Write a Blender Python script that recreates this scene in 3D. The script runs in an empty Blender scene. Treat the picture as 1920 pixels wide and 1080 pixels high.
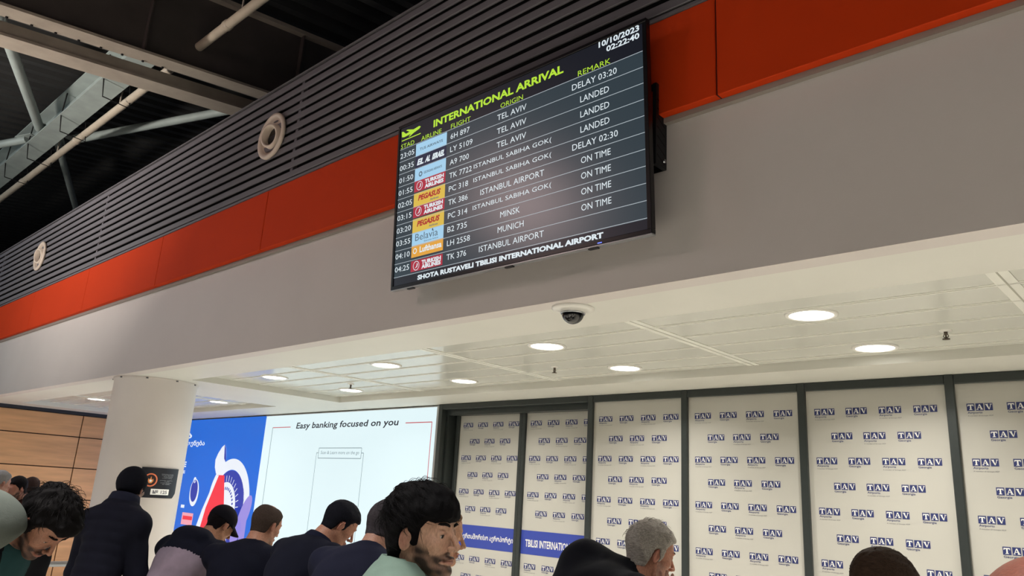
import bpy, math, random
import numpy as np
from mathutils import Vector, Matrix

# ---------------------------------------------------------------- camera, world, hall and added lights, exposure
SC = bpy.context.scene
COL = SC.collection
CAM_Z = 1.70
YAW, PITCH, ROLL, FPX = 0.76206369, 0.26932528, 0.05869712, 1428.887

def cam_axes():
    cy, sy, cp, sp, cr, sr = math.cos(YAW), math.sin(YAW), math.cos(PITCH), math.sin(PITCH), math.cos(ROLL), math.sin(ROLL)
    f = Vector((-sy * cp, cy * cp, sp)); rt = Vector((cy, sy, 0)); up = rt.cross(f)
    return cr * rt + sr * up, -sr * rt + cr * up, f
RT, UP, FW = cam_axes()
cam_data = bpy.data.cameras.new('camera')
cam = bpy.data.objects.new('camera', cam_data); COL.objects.link(cam)
cam.matrix_world = Matrix(((RT.x, UP.x, -FW.x, 0), (RT.y, UP.y, -FW.y, 0), (RT.z, UP.z, -FW.z, CAM_Z), (0, 0, 0, 1)))
cam_data.sensor_width = 36; cam_data.lens = 36 * FPX / 1920; cam_data.clip_start = .05; cam_data.clip_end = 200
SC.camera = cam

world = bpy.data.worlds.new('night'); SC.world = world; world.use_nodes = True
world.node_tree.nodes['Background'].inputs[0].default_value = (.55, .60, .70, 1)
world.node_tree.nodes['Background'].inputs[1].default_value = .05

def area_light(name, loc, aim, size, power, color, spread=math.pi):
    d = bpy.data.lights.new(name, 'AREA'); d.shape = 'DISK'; d.size = size; d.energy = power; d.color = color; d.spread = spread
    o = bpy.data.objects.new(name, d); COL.objects.link(o); o.location = loc
    o.rotation_euler = (Vector(aim) - Vector(loc)).to_track_quat('-Z', 'Y').to_euler()
    return o
area_light('unseen_hall_light', (-7.04, -2.23, 5.2), (-5.2, 3, 2.8), 1.2, 46, (1, .71, .67))
area_light('unseen_hall_light', (3.0, -5.0, 5.4), (-1, 2, .6), 1.8, 24, (1, .93, .86))
area_light('unseen_hall_light', (-16, -3.0, 5.4), (-14, 3, 3), 2.0, 135, (.80, .93, 1))
area_light('unseen_hall_light', (-3.2, -.2, 6.1), (-3.2, -.2, 0), 1.6, 150, (1, .96, .91), 1.3)  # added fill: narrow beam on the floor, its bounce brightens the soffit
area_light('unseen_hall_light', (.8, .2, 6.1), (.8, .2, 0), 1.6, 125, (1, .96, .91), 1.22)  # added to light the floor so its bounce lifts the soffit's right end
area_light('unseen_hall_light', (-10.2, -.3, 5.2), (-10.4, .3, 0), 1.4, 120, (.96, .97, 1), 1.5)  # added out of view to brighten the column and timber wall
area_light('added_uplight', (-9.5, -2.6, 3.2), (-10.5, 2.2, 6.6), .5, 110, (1, .92, .84), 1.5)  # no known fitting; added to light the roof steel from below

vs = SC.view_settings
vs.view_transform = 'Standard'; vs.look = 'None'; vs.gamma = 1; vs.use_curve_mapping = False; vs.exposure = 0
try: SC.display_settings.display_device = 'sRGB'
except Exception: pass

# ---------------------------------------------------------------- helpers
def lin(c):
    return tuple(x / 12.92 if x <= .04045 else ((x + .055) / 1.055) ** 2.4 for x in c)
def hx(h): return lin(tuple(int(h[i:i + 2], 16) / 255 for i in (0, 2, 4)))

MATS = {}
def mat(name, color, rough=.6, metal=0, spec=.4, noise=0, nscale=20, stretch=(1, 1, 1), bump=0, bscale=200, emit=0, sheen=0, sss=0, coords='Object'):
    if name in MATS: return MATS[name]
    m = bpy.data.materials.new(name); m.use_nodes = True
    nt = m.node_tree; b = nt.nodes['Principled BSDF']; L = nt.links.new
    b.inputs['Base Color'].default_value = (*color, 1); b.inputs['Roughness'].default_value = rough
    b.inputs['Metallic'].default_value = metal; b.inputs['Specular IOR Level'].default_value = spec
    if sheen: b.inputs['Sheen Weight'].default_value = sheen
    if sss:
        b.inputs['Subsurface Weight'].default_value = sss; b.inputs['Subsurface Scale'].default_value = .01
        b.inputs['Subsurface Radius'].default_value = (1, .35, .2)
    if emit:
        b.inputs['Base Color'].default_value = (*[.12 * x for x in color], 1)
        b.inputs['Emission Color'].default_value = (*color, 1); b.inputs['Emission Strength'].default_value = emit
    if noise or bump:
        tc = nt.nodes.new('ShaderNodeTexCoord'); mp = nt.nodes.new('ShaderNodeMapping'); mp.inputs['Scale'].default_value = stretch
        L(tc.outputs[coords], mp.inputs[0])
    if noise:
        n = nt.nodes.new('ShaderNodeTexNoise'); n.inputs['Scale'].default_value = nscale; n.inputs['Detail'].default_value = 5
        L(mp.outputs[0], n.inputs['Vector'])
        mr = nt.nodes.new('ShaderNodeMapRange'); mr.inputs['From Min'].default_value = .3; mr.inputs['From Max'].default_value = .7
        mr.inputs['To Min'].default_value = 1 - noise; mr.inputs['To Max'].default_value = 1 + noise
        L(n.outputs['Fac'], mr.inputs[0])
        mx = nt.nodes.new('ShaderNodeVectorMath'); mx.operation = 'SCALE'; mx.inputs[0].default_value = color
        L(mr.outputs[0], mx.inputs['Scale']); L(mx.outputs[0], b.inputs['Base Color'])
    if bump:
        n2 = nt.nodes.new('ShaderNodeTexNoise'); n2.inputs['Scale'].default_value = bscale; n2.inputs['Detail'].default_value = 3
        L(mp.outputs[0], n2.inputs['Vector'])
        bp = nt.nodes.new('ShaderNodeBump'); bp.inputs['Strength'].default_value = bump; bp.inputs['Distance'].default_value = .004
        L(n2.outputs['Fac'], bp.inputs['Height']); L(bp.outputs[0], b.inputs['Normal'])
    MATS[name] = m
    return m

class MB:
    """collects shapes into one mesh; every face keeps a material index"""
    def __init__(s): s.v = []; s.f = []; s.m = []; s.sm = []
    def add(s, verts, faces, mi=0, smooth=False):
        o = len(s.v); s.v += [tuple(p) for p in verts]; s.f += [tuple(i + o for i in f) for f in faces]
        s.m += [mi] * len(faces); s.sm += [smooth] * len(faces)
    def box(s, a, b, mi=0):
        x0, y0, z0 = a; x1, y1, z1 = b
        s.add([(x0, y0, z0), (x1, y0, z0), (x1, y1, z0), (x0, y1, z0), (x0, y0, z1), (x1, y0, z1), (x1, y1, z1), (x0, y1, z1)],
              [(0, 3, 2, 1), (4, 5, 6, 7), (0, 1, 5, 4), (1, 2, 6, 5), (2, 3, 7, 6), (3, 0, 4, 7)], mi)
    def bbox(s, a, b, r, mi=0):
        """box with bevelled edges (chamfer r)"""
        c = [(a[i] + b[i]) / 2 for i in range(3)]; h = [(b[i] - a[i]) / 2 for i in range(3)]
        vs_, idx = [], {}
        for sx in (-1, 1):
            for sy in (-1, 1):
                for sz in (-1, 1):
                    for k in range(3):
                        p = [h[0] - r, h[1] - r, h[2] - r]; p[k] = h[k]
                        idx[(sx, sy, sz, k)] = len(vs_); vs_.append((c[0] + sx * p[0], c[1] + sy * p[1], c[2] + sz * p[2]))
        fs = []
        I = idx
        for sgn in (-1, 1):
            for k in range(3):
                q = []
                for (u, w) in ((-1, -1), (1, -1), (1, 1), (-1, 1)):
                    t = [0, 0, 0]; t[k] = sgn; t[(k + 1) % 3] = u; t[(k + 2) % 3] = w; q.append(I[(*t, k)])
                fs.append(tuple(q if sgn > 0 else q[::-1]))
        for k in range(3):
            a1, a2 = (k + 1) % 3, (k + 2) % 3
            for u in (-1, 1):
                for w in (-1, 1):
                    lo = [0, 0, 0]; hi = [0, 0, 0]; lo[k] = -1; hi[k] = 1; lo[a1] = hi[a1] = u; lo[a2] = hi[a2] = w
                    fs.append((I[(*lo, a1)], I[(*hi, a1)], I[(*hi, a2)], I[(*lo, a2)]))
        for sx in (-1, 1):
            for sy in (-1, 1):
                for sz in (-1, 1): fs.append((I[(sx, sy, sz, 0)], I[(sx, sy, sz, 1)], I[(sx, sy, sz, 2)]))
        s.add(vs_, fs, mi)
    def tube(s, pts, r, n=12, mi=0, cap=True, smooth=True):
        pts = [Vector(p) for p in pts]; rs = r if isinstance(r, (list, tuple)) else [r] * len(pts)
        vs_, fs = [], []; ref = None
        for i, p in enumerate(pts):
            t = (pts[min(i + 1, len(pts) - 1)] - pts[max(i - 1, 0)]).normalized()
            if ref is None: ref = Vector((0, 0, 1)) if abs(t.z) < .9 else Vector((1, 0, 0))
            a = t.cross(ref).normalized(); b = t.cross(a); ref = a.cross(t)
            vs_ += [p + rs[i] * (math.cos(2 * math.pi * k / n) * a + math.sin(2 * math.pi * k / n) * b) for k in range(n)]
        for i in range(len(pts) - 1):
            for k in range(n): fs.append((i * n + k, i * n + (k + 1) % n, (i + 1) * n + (k + 1) % n, (i + 1) * n + k))
        s.add(vs_, fs, mi, smooth)
        if cap:
            m_ = (len(pts) - 1) * n
            s.add(vs_[:n], [tuple(range(n))[::-1]], mi); s.add(vs_[m_:], [tuple(range(n))], mi)
    def lathe(s, prof, c=(0, 0, 0), n=32, mi=0, axis='z', smooth=True):
        """prof: (radius, height) pairs turned about an axis through c"""
        vs_, fs = [], []
        for (r, h) in prof:
            for k in range(n):
                u, w = r * math.cos(2 * math.pi * k / n), r * math.sin(2 * math.pi * k / n)
                p = (u, w, h) if axis == 'z' else ((u, h, w) if axis == 'y' else (h, u, w))
                vs_.append((p[0] + c[0], p[1] + c[1], p[2] + c[2]))
        for i in range(len(prof) - 1):
            for k in range(n): fs.append((i * n + k, i * n + (k + 1) % n, (i + 1) * n + (k + 1) % n, (i + 1) * n + k))
        s.add(vs_, fs, mi, smooth)
    def build(s, name, mats, parent=None, loc=None):
        me = bpy.data.meshes.new(name); me.from_pydata(s.v, [], s.f)
        for m_ in (mats if isinstance(mats, (list, tuple)) else [mats]): me.materials.append(m_)
        me.polygons.foreach_set('material_index', s.m); me.polygons.foreach_set('use_smooth', s.sm)
        me.validate(); me.update()
        o = bpy.data.objects.new(name, me); COL.objects.link(o)
        if parent: o.parent = parent
        if loc: o.location = loc
        return o

def tag(o, label=None, cat=None, group=None, kind=None):
    if label: o['label'] = label
    if cat: o['category'] = cat
    if group: o['group'] = group
    if kind: o['kind'] = kind
    return o
def empty(name, loc=(0, 0, 0), rot=(0, 0, 0)):
    o = bpy.data.objects.new(name, None); COL.objects.link(o); o.location = loc; o.rotation_euler = rot
    o.empty_display_size = .1
    return o
def copy_tree(o, parent=None):
    c = o.copy(); COL.objects.link(c)
    if parent: c.parent = parent
    for ch in list(o.children): copy_tree(ch, c)
    return c

# flat lettering: outlines of a string as 2-D vertices and faces, scaled to a given box
_TXT = {}
def glyphs(s, bold=0):
    key = (s, bold)
    if key not in _TXT:
        c = bpy.data.curves.new('lettering', 'FONT'); c.body = s; c.resolution_u = 2; c.offset = bold; c.fill_mode = 'FRONT'
        o = bpy.data.objects.new('lettering', c); COL.objects.link(o)
        bpy.context.view_layer.update()
        me = bpy.data.meshes.new_from_object(o.evaluated_get(bpy.context.evaluated_depsgraph_get()))
        V = np.array([v.co[:2] for v in me.vertices]); F = [tuple(p.vertices) for p in me.polygons]
        bpy.data.objects.remove(o); bpy.data.curves.remove(c); bpy.data.meshes.remove(me)
        lo, hi = V.min(0), V.max(0)
        _TXT[key] = ((V - lo) / (hi - lo), F)
    return _TXT[key]
def text(mb, s, u0, u1, v0, v1, to3, mi=0, bold=0, slant=0):
    """write s into the box u0..u1, v0 (bottom)..v1 (top); to3 maps (u,v) to a point"""
    V, F = glyphs(s, bold)
    mb.add([to3(u0 + x * (u1 - u0) + slant * y * (v1 - v0), v0 + y * (v1 - v0)) for x, y in V], F, mi)
def poly(mb, pts, to3, mi=0): mb.add([to3(u, v) for u, v in pts], [tuple(range(len(pts)))], mi)
def rect(mb, u0, u1, v0, v1, to3, mi=0): poly(mb, [(u0, v0), (u1, v0), (u1, v1), (u0, v1)], to3, mi)
def line(mb, p, q, w, to3, mi=0):
    dx, dy = q[0] - p[0], q[1] - p[1]; l = math.hypot(dx, dy); nx, ny = -dy / l * w / 2, dx / l * w / 2
    poly(mb, [(p[0] - nx, p[1] - ny), (q[0] - nx, q[1] - ny), (q[0] + nx, q[1] + ny), (p[0] + nx, p[1] + ny)], to3, mi)
def oval(mb, c, rx, ry, to3, mi=0, n=40, rot=0):
    cr, sr = math.cos(rot), math.sin(rot); P = []
    for k in range(n):
        x, y = rx * math.cos(2 * math.pi * k / n), ry * math.sin(2 * math.pi * k / n)
        P.append((c[0] + cr * x - sr * y, c[1] + sr * x + cr * y))
    poly(mb, P, to3, mi)
def ring(mb, c, rx, ry, w, to3, mi=0, a0=0, a1=360, n=48):
    vs_, fs = [], []
    for k in range(n + 1):
        a = math.radians(a0 + (a1 - a0) * k / n)
        for q in (1, 0): vs_.append(to3(c[0] + (rx - w * q) * math.cos(a), c[1] + (ry - w * q) * math.sin(a)))
    for k in range(n): fs.append((2 * k, 2 * k + 1, 2 * k + 3, 2 * k + 2))
    mb.add(vs_, fs, mi)
def smooth_all(o):
    o.data.polygons.foreach_set('use_smooth', [True] * len(o.data.polygons)); return o
# ---------------------------------------------------------------- setting
M_white = mat('white paint', hx('cfc8c4'), .55, noise=.03, nscale=1.2)
M_soffit = mat('soffit paint', hx('d9d8d0'), .5, noise=.02, nscale=2)
M_panel = mat('ceiling panel', hx('d3d4cc'), .2, noise=.02, nscale=3)
M_floor = mat('floor tile', hx('dedace'), .3, noise=.06, nscale=2)
M_slat = mat('grey slat', hx('686469'), .55, noise=.08, nscale=6, stretch=(.3, 1, 4))
M_dark = mat('dark void', hx('0c0a0c'), .9)
M_red = mat('orange red panel', hx('c63a0f'), .7, spec=.12, noise=.03, nscale=1.5)
M_seam = mat('seam', hx('3a1109'), .8)
M_frame = mat('anthracite frame', hx('3c4140'), .35, metal=.3, noise=.05)
M_film = mat('printed film', hx('bbb9b1'), .3, noise=.015, nscale=2)
M_blue = mat('print blue', hx('2c3568'), .5)
M_band = mat('band blue', hx('3a4aa0'), .4)
M_print = mat('print grey', hx('6a6a70'), .6)
M_white2 = mat('print white', hx('e6e6e2'), .5)
M_deck = mat('roof deck', hx('2a2a2a'), .6, noise=.15, nscale=4)
M_steel = mat('painted steel', hx('a2988c'), .5, noise=.1, nscale=5)
M_steelg = mat('grey green steel', hx('8b9491'), .5, noise=.1, nscale=5)
M_web = mat('brown grey steel', hx('4a4441'), .6, noise=.12, nscale=3)
M_pipe = mat('cream pipe', hx('a89c8c'), .4, noise=.08, nscale=8)
M_chrome = mat('brushed steel', hx('b9bcc0'), .25, metal=1, noise=.05)
M_black = mat('black plastic', hx('101114'), .35)
M_lampring = mat('lamp ring', hx('e8e6e0'), .35)

YF, YG, YD = 3.0, 6.03, 6.20                     # fascia, glass wall, sliding doors
ZS, ZP = 1.7 + 1.023, 1.7 + 1.089               # soffit, recessed panels
Z_RED0, Z_RED1, Z_TOP = 1.7 + 1.872, 1.7 + 2.405, 1.7 + 3.405
XL, XR = -26.0, 6.0

def struct(o, label=None): return tag(o, label=label, kind='structure')
b = MB(); b.box((-30, -12, -.1), (10, 7, 0)); struct(b.build('floor', M_floor))
# white fascia wall and its soffit with two sunk bays
b = MB(); b.box((XL, YF, ZS), (XR, YF + .12, Z_TOP)); struct(b.build('wall_front', M_white))
BAYS = ((-8.03, 3.5, 3.57, 5.45), (-14.0, -9.45, 3.57, 5.42))
b = MB()
def slab(x0, x1, y0, y1): b.box((x0, y0, ZS), (x1, y1, ZS + .066))
slab(XL, XR, YF + .12, 3.57); slab(XL, XR, 5.45, 6.5); slab(-9.45, -8.03, 3.57, 5.45); slab(XL, -14.0, 3.57, 5.45); slab(3.5, XR, 3.57, 5.45)
slab(-14.0, -9.45, 5.42, 5.45)
struct(b.build('ceiling', M_soffit))
b = MB()
M_joint = mat('panel joint', hx('e6e6de'), .45); M_groove = mat('panel groove', hx('a9a89c'), .6)
for (x0, x1, y0, y1) in BAYS:
    b.box((x0 - .02, y0 - .02, ZP), (x1 + .02, y1 + .02, ZP + .03), 0)
    ys = [3.68 + .33 * k for k in range(6)]
    for y in ys:
        if y < y1 - .03:
            b.box((x0, y - .018, ZP - .004), (x1, y + .018, ZP), 1)
            b.box((x0, y - .003, ZP - .005), (x1, y + .003, ZP - .004), 2)
    x = -2.6 + 1.937 * math.floor((x0 + 2.6) / 1.937)
    while x < x1:
        if x > x0 + .05:
            b.box((x - .045, y0, ZP - .005), (x + .045, y1, ZP), 1)
            b.box((x - .004, y0, ZP - .0062), (x + .004, y1, ZP - .005), 2)
        x += 1.937
struct(b.build('ceiling_panels', [M_panel, M_joint, M_groove]))
# orange red band of separate panels (seams open, underside lipped)
root = struct(empty('trim_1', (0, YF, Z_RED0)))
sx = [-.515 * 3 - 2.085 * k for k in range(-3, 13)]
for k in range(len(sx) - 1):
    p = MB(); p.bbox((sx[k + 1] + .004, -.075, 0), (sx[k] - .004, 0, Z_RED1 - Z_RED0), .003); p.build('red_panel', M_red, root)
p = MB(); p.box((XL, -.066, .004), (XR, -.001, Z_RED1 - Z_RED0 - .004)); p.build('panel_backing', M_seam, root)
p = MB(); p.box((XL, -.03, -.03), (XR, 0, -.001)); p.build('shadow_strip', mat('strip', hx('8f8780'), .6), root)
# grey horizontal slats above it, dark gaps between
root = struct(empty('trim_2', (0, YF, Z_RED1)))
p = MB(); H = Z_TOP - Z_RED1; NS = 11; pit = (H - .02) / NS
for k in range(NS): p.bbox((XL, -.085, .018 + k * pit + .0175), (XR, -.068, .018 + (k + 1) * pit - .0165), .004)
p.box((XL, -.083, .003), (XR, -.06, .022))
for x in (-1.0, -5.4, -9.8, -14.2, -18.6): p.box((x - .02, -.068, .02), (x + .02, -.002, H - .01), 0)
p.build('slat_cladding', M_slat, root)
p = MB(); p.box((XL, -.03, 0), (XR, -.001, H)); p.build('cladding_backing', M_dark, root)
p = MB(); p.box((XL, -.09, H), (XR, .5, H + .012)); p.build('top_cap', M_slat, root)
# rear wall: solid above and behind the lightboxes, timber wall at the left end
b = MB(); b.box((-14.9, 6.35, 0), (6, 6.5, ZS)); struct(b.build('wall_back', M_dark))
M_wood = mat('maple veneer', hx('dba877'), .4, noise=.12, nscale=3, stretch=(1, .5, 5))
M_woodgap = mat('veneer gap', hx('3b2718'), .8)
root = struct(empty('wall_left', (-14.62, 0, 0)))
zs_ = [0, .62, 1.14, 1.66, 2.18, 2.55, 2.86]
zs_ = [0, .22, .74, 1.26, 1.78, 2.30, 2.67]
for i in range(len(zs_) - 1):
    for j, (y0, y1) in enumerate(((-2.6, -.5), (-.5, 1.6), (1.6, 4.72), (4.72, 6.35))):
        p = MB(); p.bbox((-.03, y0 + .008, zs_[i] + .008), (0, y1 - .008, zs_[i + 1] - .008), .002); p.build('veneer_panel', M_wood, root)
p = MB(); p.box((-.12, -2.6, 0), (-.03, 6.35, ZS)); p.build('wall_backing', M_woodgap, root)
b = MB(); b.box((-14.64, -2.6, 2.67), (-14.55, 6.35, ZS)); struct(b.build('trim_3', mat('shadow gap', hx('2a2c34'), .7)))
# far hall end and outer walls
b = MB(); b.box((-26.2, -12, 0), (-26, 9, 6.9)); struct(b.build('wall_end', mat('grey wall', hx('6a6a66'), .8)))

# ---------------------------------------------------------------- glass wall
ZH = ZS - .002
XM = [-4.575, -3.535, -2.480, -1.4175, -.355, .71, 1.77]          # mullion centres
MW = .030

def to_wall(y, x0): return lambda u, v: (x0 + u, y, v)
def logo(mb, u, zt, kind, t3):
    """three blue squares with T A V, small line of text below"""
    s, g = .0475, .007
    for i in range(3):
        a = u + i * (s + g); rect(mb, a, a + s, zt - s * 1.06, zt, t3(0), 1)
        f = t3(1)
        X = lambda q: a + s * q
        Z = lambda q: zt - s * 1.06 * (1 - q)
        P = lambda *pts: poly(mb, [(X(x), Z(z)) for x, z in pts], f, 2)
        if i == 0:
            P((.12, .72), (.88, .72), (.88, .86), (.12, .86)); P((.12, .60), (.2, .60), (.2, .72), (.12, .72)); P((.8, .60), (.88, .60), (.88, .72), (.8, .72))
            P((.41, .2), (.6, .2), (.6, .72), (.41, .72)); P((.3, .13), (.7, .13), (.7, .21), (.3, .21))
        elif i == 1:
            P((.44, .86), (.54, .86), (.25, .2), (.17, .2)); P((.44, .86), (.58, .86), (.86, .2), (.64, .2)); P((.3, .36), (.66, .36), (.66, .43), (.33, .43))
            P((.08, .13), (.34, .13), (.34, .2), (.08, .2)); P((.56, .13), (.93, .13), (.93, .2), (.56, .2))
        else:
            P((.14, .8), (.38, .8), (.62, .14), (.48, .14)); P((.74, .8), (.82, .8), (.58, .14), (.5, .14))
            P((.07, .8), (.45, .8), (.45, .87), (.07, .87)); P((.66, .8), (.93, .8), (.93, .87), (.66, .87))
    zb = zt - s * 1.06
    if kind == 'A':
        text(mb, 'Airports', u + .002, u + .092, zb - .024, zb - .005, t3(0), 1, .012)
        text(mb, 'A member of Groupe ADP', u + .002, u + .156, zb - .041, zb - .030, t3(0), 3)
    else:
        text(mb, 'Georgia', u + .002, u + .088, zb - .024, zb - .005, t3(0), 1, .012)
def film_prints(mb, y, x0, rows, width):
    t3 = lambda q: (lambda u, v: (x0 + u, y - .0012 - .0006 * q, v))
    for k, z in rows:
        us = (.062, .302, .543, .782) if k % 2 == 0 else (.185, .422, .662)
        for j, u in enumerate(us):
            if u + .16 > width: continue
            logo(mb, u, z, 'AG'[(j + k) % 2], t3)

def window(i, xa, xb, label):
    root = tag(empty('window_%d' % i, ((xa + xb) / 2, YG, 0)), label=label, kind='structure', group='tall glass panels with printed film')
    x0, x1 = xa + MW - root.location.x, xb - MW - root.location.x
    p = MB(); p.bbox((x0 - 2 * MW, -.03, 0), (x0, .05, ZH), .004); p.build('mullion', M_frame, root)
    p = MB(); p.bbox((x0, -.025, 2.655), (x1, .05, ZH), .004); p.build('header', M_frame, root)
    p = MB(); p.bbox((x0, -.025, 0), (x1, .05, .08), .004); p.build('sill', M_frame, root)
    p = MB(); p.box((x0, 0, .08), (x1, .012, 2.655), 0)
    t = lambda u, v: (x0 + u, 0, v)
    rows = [(k, 1.7 + .815 - .1868 * k) for k in range(13)]
    film_prints(p, 0, x0, rows, x1 - x0 + .02)
    p.build('printed_film', [M_film, M_blue, M_white2, M_print], root)
    p = MB(); p.box((x0, .013, .08), (x1, .022, 2.655)); p.build('glass_pane', mat('glass back', hx('8fa09c'), .1), root)
    return root
window(1, XM[0], XM[1], 'printed glass panel right of the sliding doors, behind the grey-haired leaning man')
window(2, XM[1], XM[2], 'printed glass panel between the grey-haired man and the crew-cut man')
window(3, XM[2], XM[3], 'printed glass panel behind the crew-cut head at the bottom of the photo')
window(4, XM[3], XM[4], 'printed glass panel rightmost in the photo, cut by its edge')
# sliding doors, a little behind the glass wall
def sliding(i, x0, x1, words, label):
    root = tag(empty('door_%d' % i, ((x0 + x1) / 2, YD, 0)), label=label, kind='structure', group='sliding doors with printed film')
    a, c = x0 - root.location.x, x1 - root.location.x
    st = .045
    for q in (a - st, c):
        p = MB(); p.bbox((q, -.03, 0), (q + st, .03, 2.66), .004); p.build('stile', M_frame, root)
    p = MB(); p.bbox((a, -.03, 2.600), (c, .03, 2.66), .004); p.build('top_rail', M_frame, root)
    p = MB(); p.bbox((a, -.03, 0), (c, .03, .10), .004); p.build('bottom_rail', M_frame, root)
    p = MB(); p.box((a, 0, .10), (c, .012, 2.600), 0)
    rows = [(k, 1.7 + .818 - .185 * k) for k in range(6)] + [(k, 1.7 - .630 - .185 * (k - 6)) for k in range(6, 11)]
    film_prints(p, 0, a - .008, rows, 1.05)
    t = lambda u, v: (u, -.002, v)
    rect(p, a, c, 1.7 - .540, 1.7 - .306, t, 4)
    t2 = lambda u, v: (u, -.003, v)
    text(p, words, a + .06, a + .06 + (.87 if i == 1 else .92), 1.7 - .468, 1.7 - .394, t2, 2, .02)
    p.build('printed_film', [M_film, M_blue, M_white2, M_print, M_band], root)
sliding(1, -6.617, -5.662, 'ს საერთაშორისო აეროპორტი', 'sliding door with blue band lettered in Georgian script')
sliding(2, -5.572, -4.620, 'TBILISI INTERNATIONAL AIRPORT', 'sliding door with blue band lettered in English')
b = MB()
b.bbox((-6.80, YG - .03, 0), (-6.735, YG + .05, ZH), .004)          # left jamb
b.bbox((-6.735, YG - .03, 2.66), (-4.605, YG + .05, ZH), .004)      # header over the doors
b.box((-6.735, YG + .05, 2.60), (-4.605, YD - .04, ZH))
b.box((-6.735, YG + .05, 0), (-6.70, YD + .08, 2.6)); b.box((-6.70, YD + .06, 0), (-4.5, YD + .1, 2.7))
struct(b.build('trim_4', M_frame))

# ---------------------------------------------------------------- lightboxes
def emit_mat(name, c, s=1): return mat(name, c, .4, emit=s)
YL = 6.05
M_alu = mat('aluminium profile', hx('b8babb'), .35, metal=.8)
root = tag(empty('lightbox', (-8.81, YL, 0)), 'white backlit advertising panel headed Easy banking focused on you', 'advertising panel')
LW = .80
E_white = emit_mat('lit white film', (.76, .92, .96), .93); E_ink = emit_mat('lit dark ink', hx('3c4250'), .35); E_pink = emit_mat('lit red line', hx('d06a70'), .8)
E_thin = emit_mat('lit grey line', hx('8fa6ac'), .6)
p = MB(); p.box((-1.985, 0, .35), (1.955, .02, 2.70), 0)
t = lambda u, v: (u + 8.81, -.0015, 1.7 + v)
text(p, 'Easy banking focused on you', -9.93, -7.60, .772, .885, t, 1, .018, .2)
for (q, r_, m_) in (((-10.57, .825), (-10.076, .825), 2), ((-7.448, .825), (-6.957, .825), 2), ((-10.57, .827), (-10.57, -.9), 3), ((-6.957, .827), (-6.957, -.9), 2)):
    line(p, q, r_, .012, t, m_)
for (q, r_) in (((-9.27, .523), (-8.29, .523)), ((-8.29, .523), (-8.29, .388)), ((-8.29, .388), (-9.27, .388)), ((-9.27, .388), (-9.27, .523)),
                ((-9.318, .458), (-9.318, -.75)), ((-8.239, .458), (-8.239, -.75)), ((-9.318, .458), (-9.27, .458)), ((-8.29, .458), (-8.239, .458))):
    line(p, q, r_, .008, t, 3)
text(p, 'Scan & Learn more on the go', -9.22, -8.34, .428, .486, t, 3, 0, .15)
p.build('lit_face', [E_white, E_ink, E_pink, E_thin], root)
p = MB(); p.bbox((1.955, -.03, .3), (2.01, .1, 2.712), .004); p.bbox((-1.985, -.012, 2.70), (1.955, .1, 2.712), .003); p.bbox((-1.985, -.012, .3), (1.955, .1, .35), .003)
p.build('profile_frame', M_alu, root)
p = MB(); p.box((-1.98, .02, .3), (1.95, .1, 2.7)); p.build('housing', M_dark, root)

root = tag(empty('lightbox', (-12.65, YL, 0)), 'blue backlit advertising panel with Georgian words and a red and white design', 'advertising panel')
B1 = emit_mat('lit blue', hx('1f6fe0'), .85); B2 = emit_mat('lit deep blue', hx('3446b4'), .8); B3 = emit_mat('lit pale', hx('e6ecf6'), .95)
B4 = emit_mat('lit red', hx('ee3a4c'), .95); B5 = emit_mat('lit violet', hx('9a8fe0'), .9); B6 = emit_mat('lit pink', hx('f2a7b8'), .9)
p = MB(); p.box((-1.84, 0, .35), (1.845, .02, 2.705), 0)
def lay(k): return lambda u, v: (u + 12.65, -.0012 * k, 1.7 + v)
text(p, 'ა', -13.44, -13.22, .69, .785, lay(1), 2, .03); text(p, 'ახალი მომდენება', -14.40, -12.70, .545, .655, lay(1), 2, .03)
text(p, 'CE', -13.52, -13.255, .205, .30, lay(1), 2, .04); text(p, 'CE', -13.46, -13.257, .10, .15, lay(1), 2, .03)
# white arch with a dark opening, dial, red drape, pale cone, small egg (plain shapes)
ring(p, (-11.62, -.34), .66, .70, .17, lay(1), 2, 0, 180); oval(p, (-11.62, -.32), .50, .50, lay(1), 1)
rect(p, -12.28, -12.11, -.95, -.34, lay(1), 2); rect(p, -11.13, -10.96, -.95, -.34, lay(1), 4); rect(p, -12.11, -11.13, -1.0, -.36, lay(1), 1)
oval(p, (-11.72, -.42), .36, .42, lay(2), 2)
for k in range(22):
    a = math.radians(-70 + k * 11); c0 = (-11.72, -.42)
    line(p, (c0[0] + .37 * math.cos(a), c0[1] + .43 * math.sin(a)), (c0[0] + .45 * math.cos(a), c0[1] + .52 * math.sin(a)), .012, lay(2), 2)
    line(p, (c0[0] + .25 * math.cos(a), c0[1] + .30 * math.sin(a)), (c0[0] + .29 * math.cos(a), c0[1] + .345 * math.sin(a)), .03, lay(3), 1)
poly(p, [(-12.06, .10), (-11.84, .10), (-11.70, -.40), (-11.68, -.95), (-12.62, -.95), (-12.42, -.50), (-12.20, -.12)], lay(4), 3)
poly(p, [(-12.10, .08), (-12.02, .10), (-12.30, -.42), (-12.46, -.95), (-12.64, -.95), (-12.42, -.46)], lay(5), 2)
poly(p, [(-12.13, .12), (-12.20, .22), (-12.22, .34), (-12.16, .44), (-12.06, .54), (-11.98, .58), (-11.92, .52), (-11.88, .40), (-11.86, .26), (-11.90, .16), (-11.96, .10)], lay(5), 2)
poly(p, [(-11.98, .58), (-11.92, .52), (-11.88, .40), (-11.86, .30), (-11.93, .36)], lay(6), 1)
oval(p, (-12.80, -.20), .16, .22, lay(1), 2, rot=.1); oval(p, (-12.81, -.17), .125, .18, lay(2), 1, rot=.1); oval(p, (-12.84, .0), .05, .05, lay(2), 2)
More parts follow.
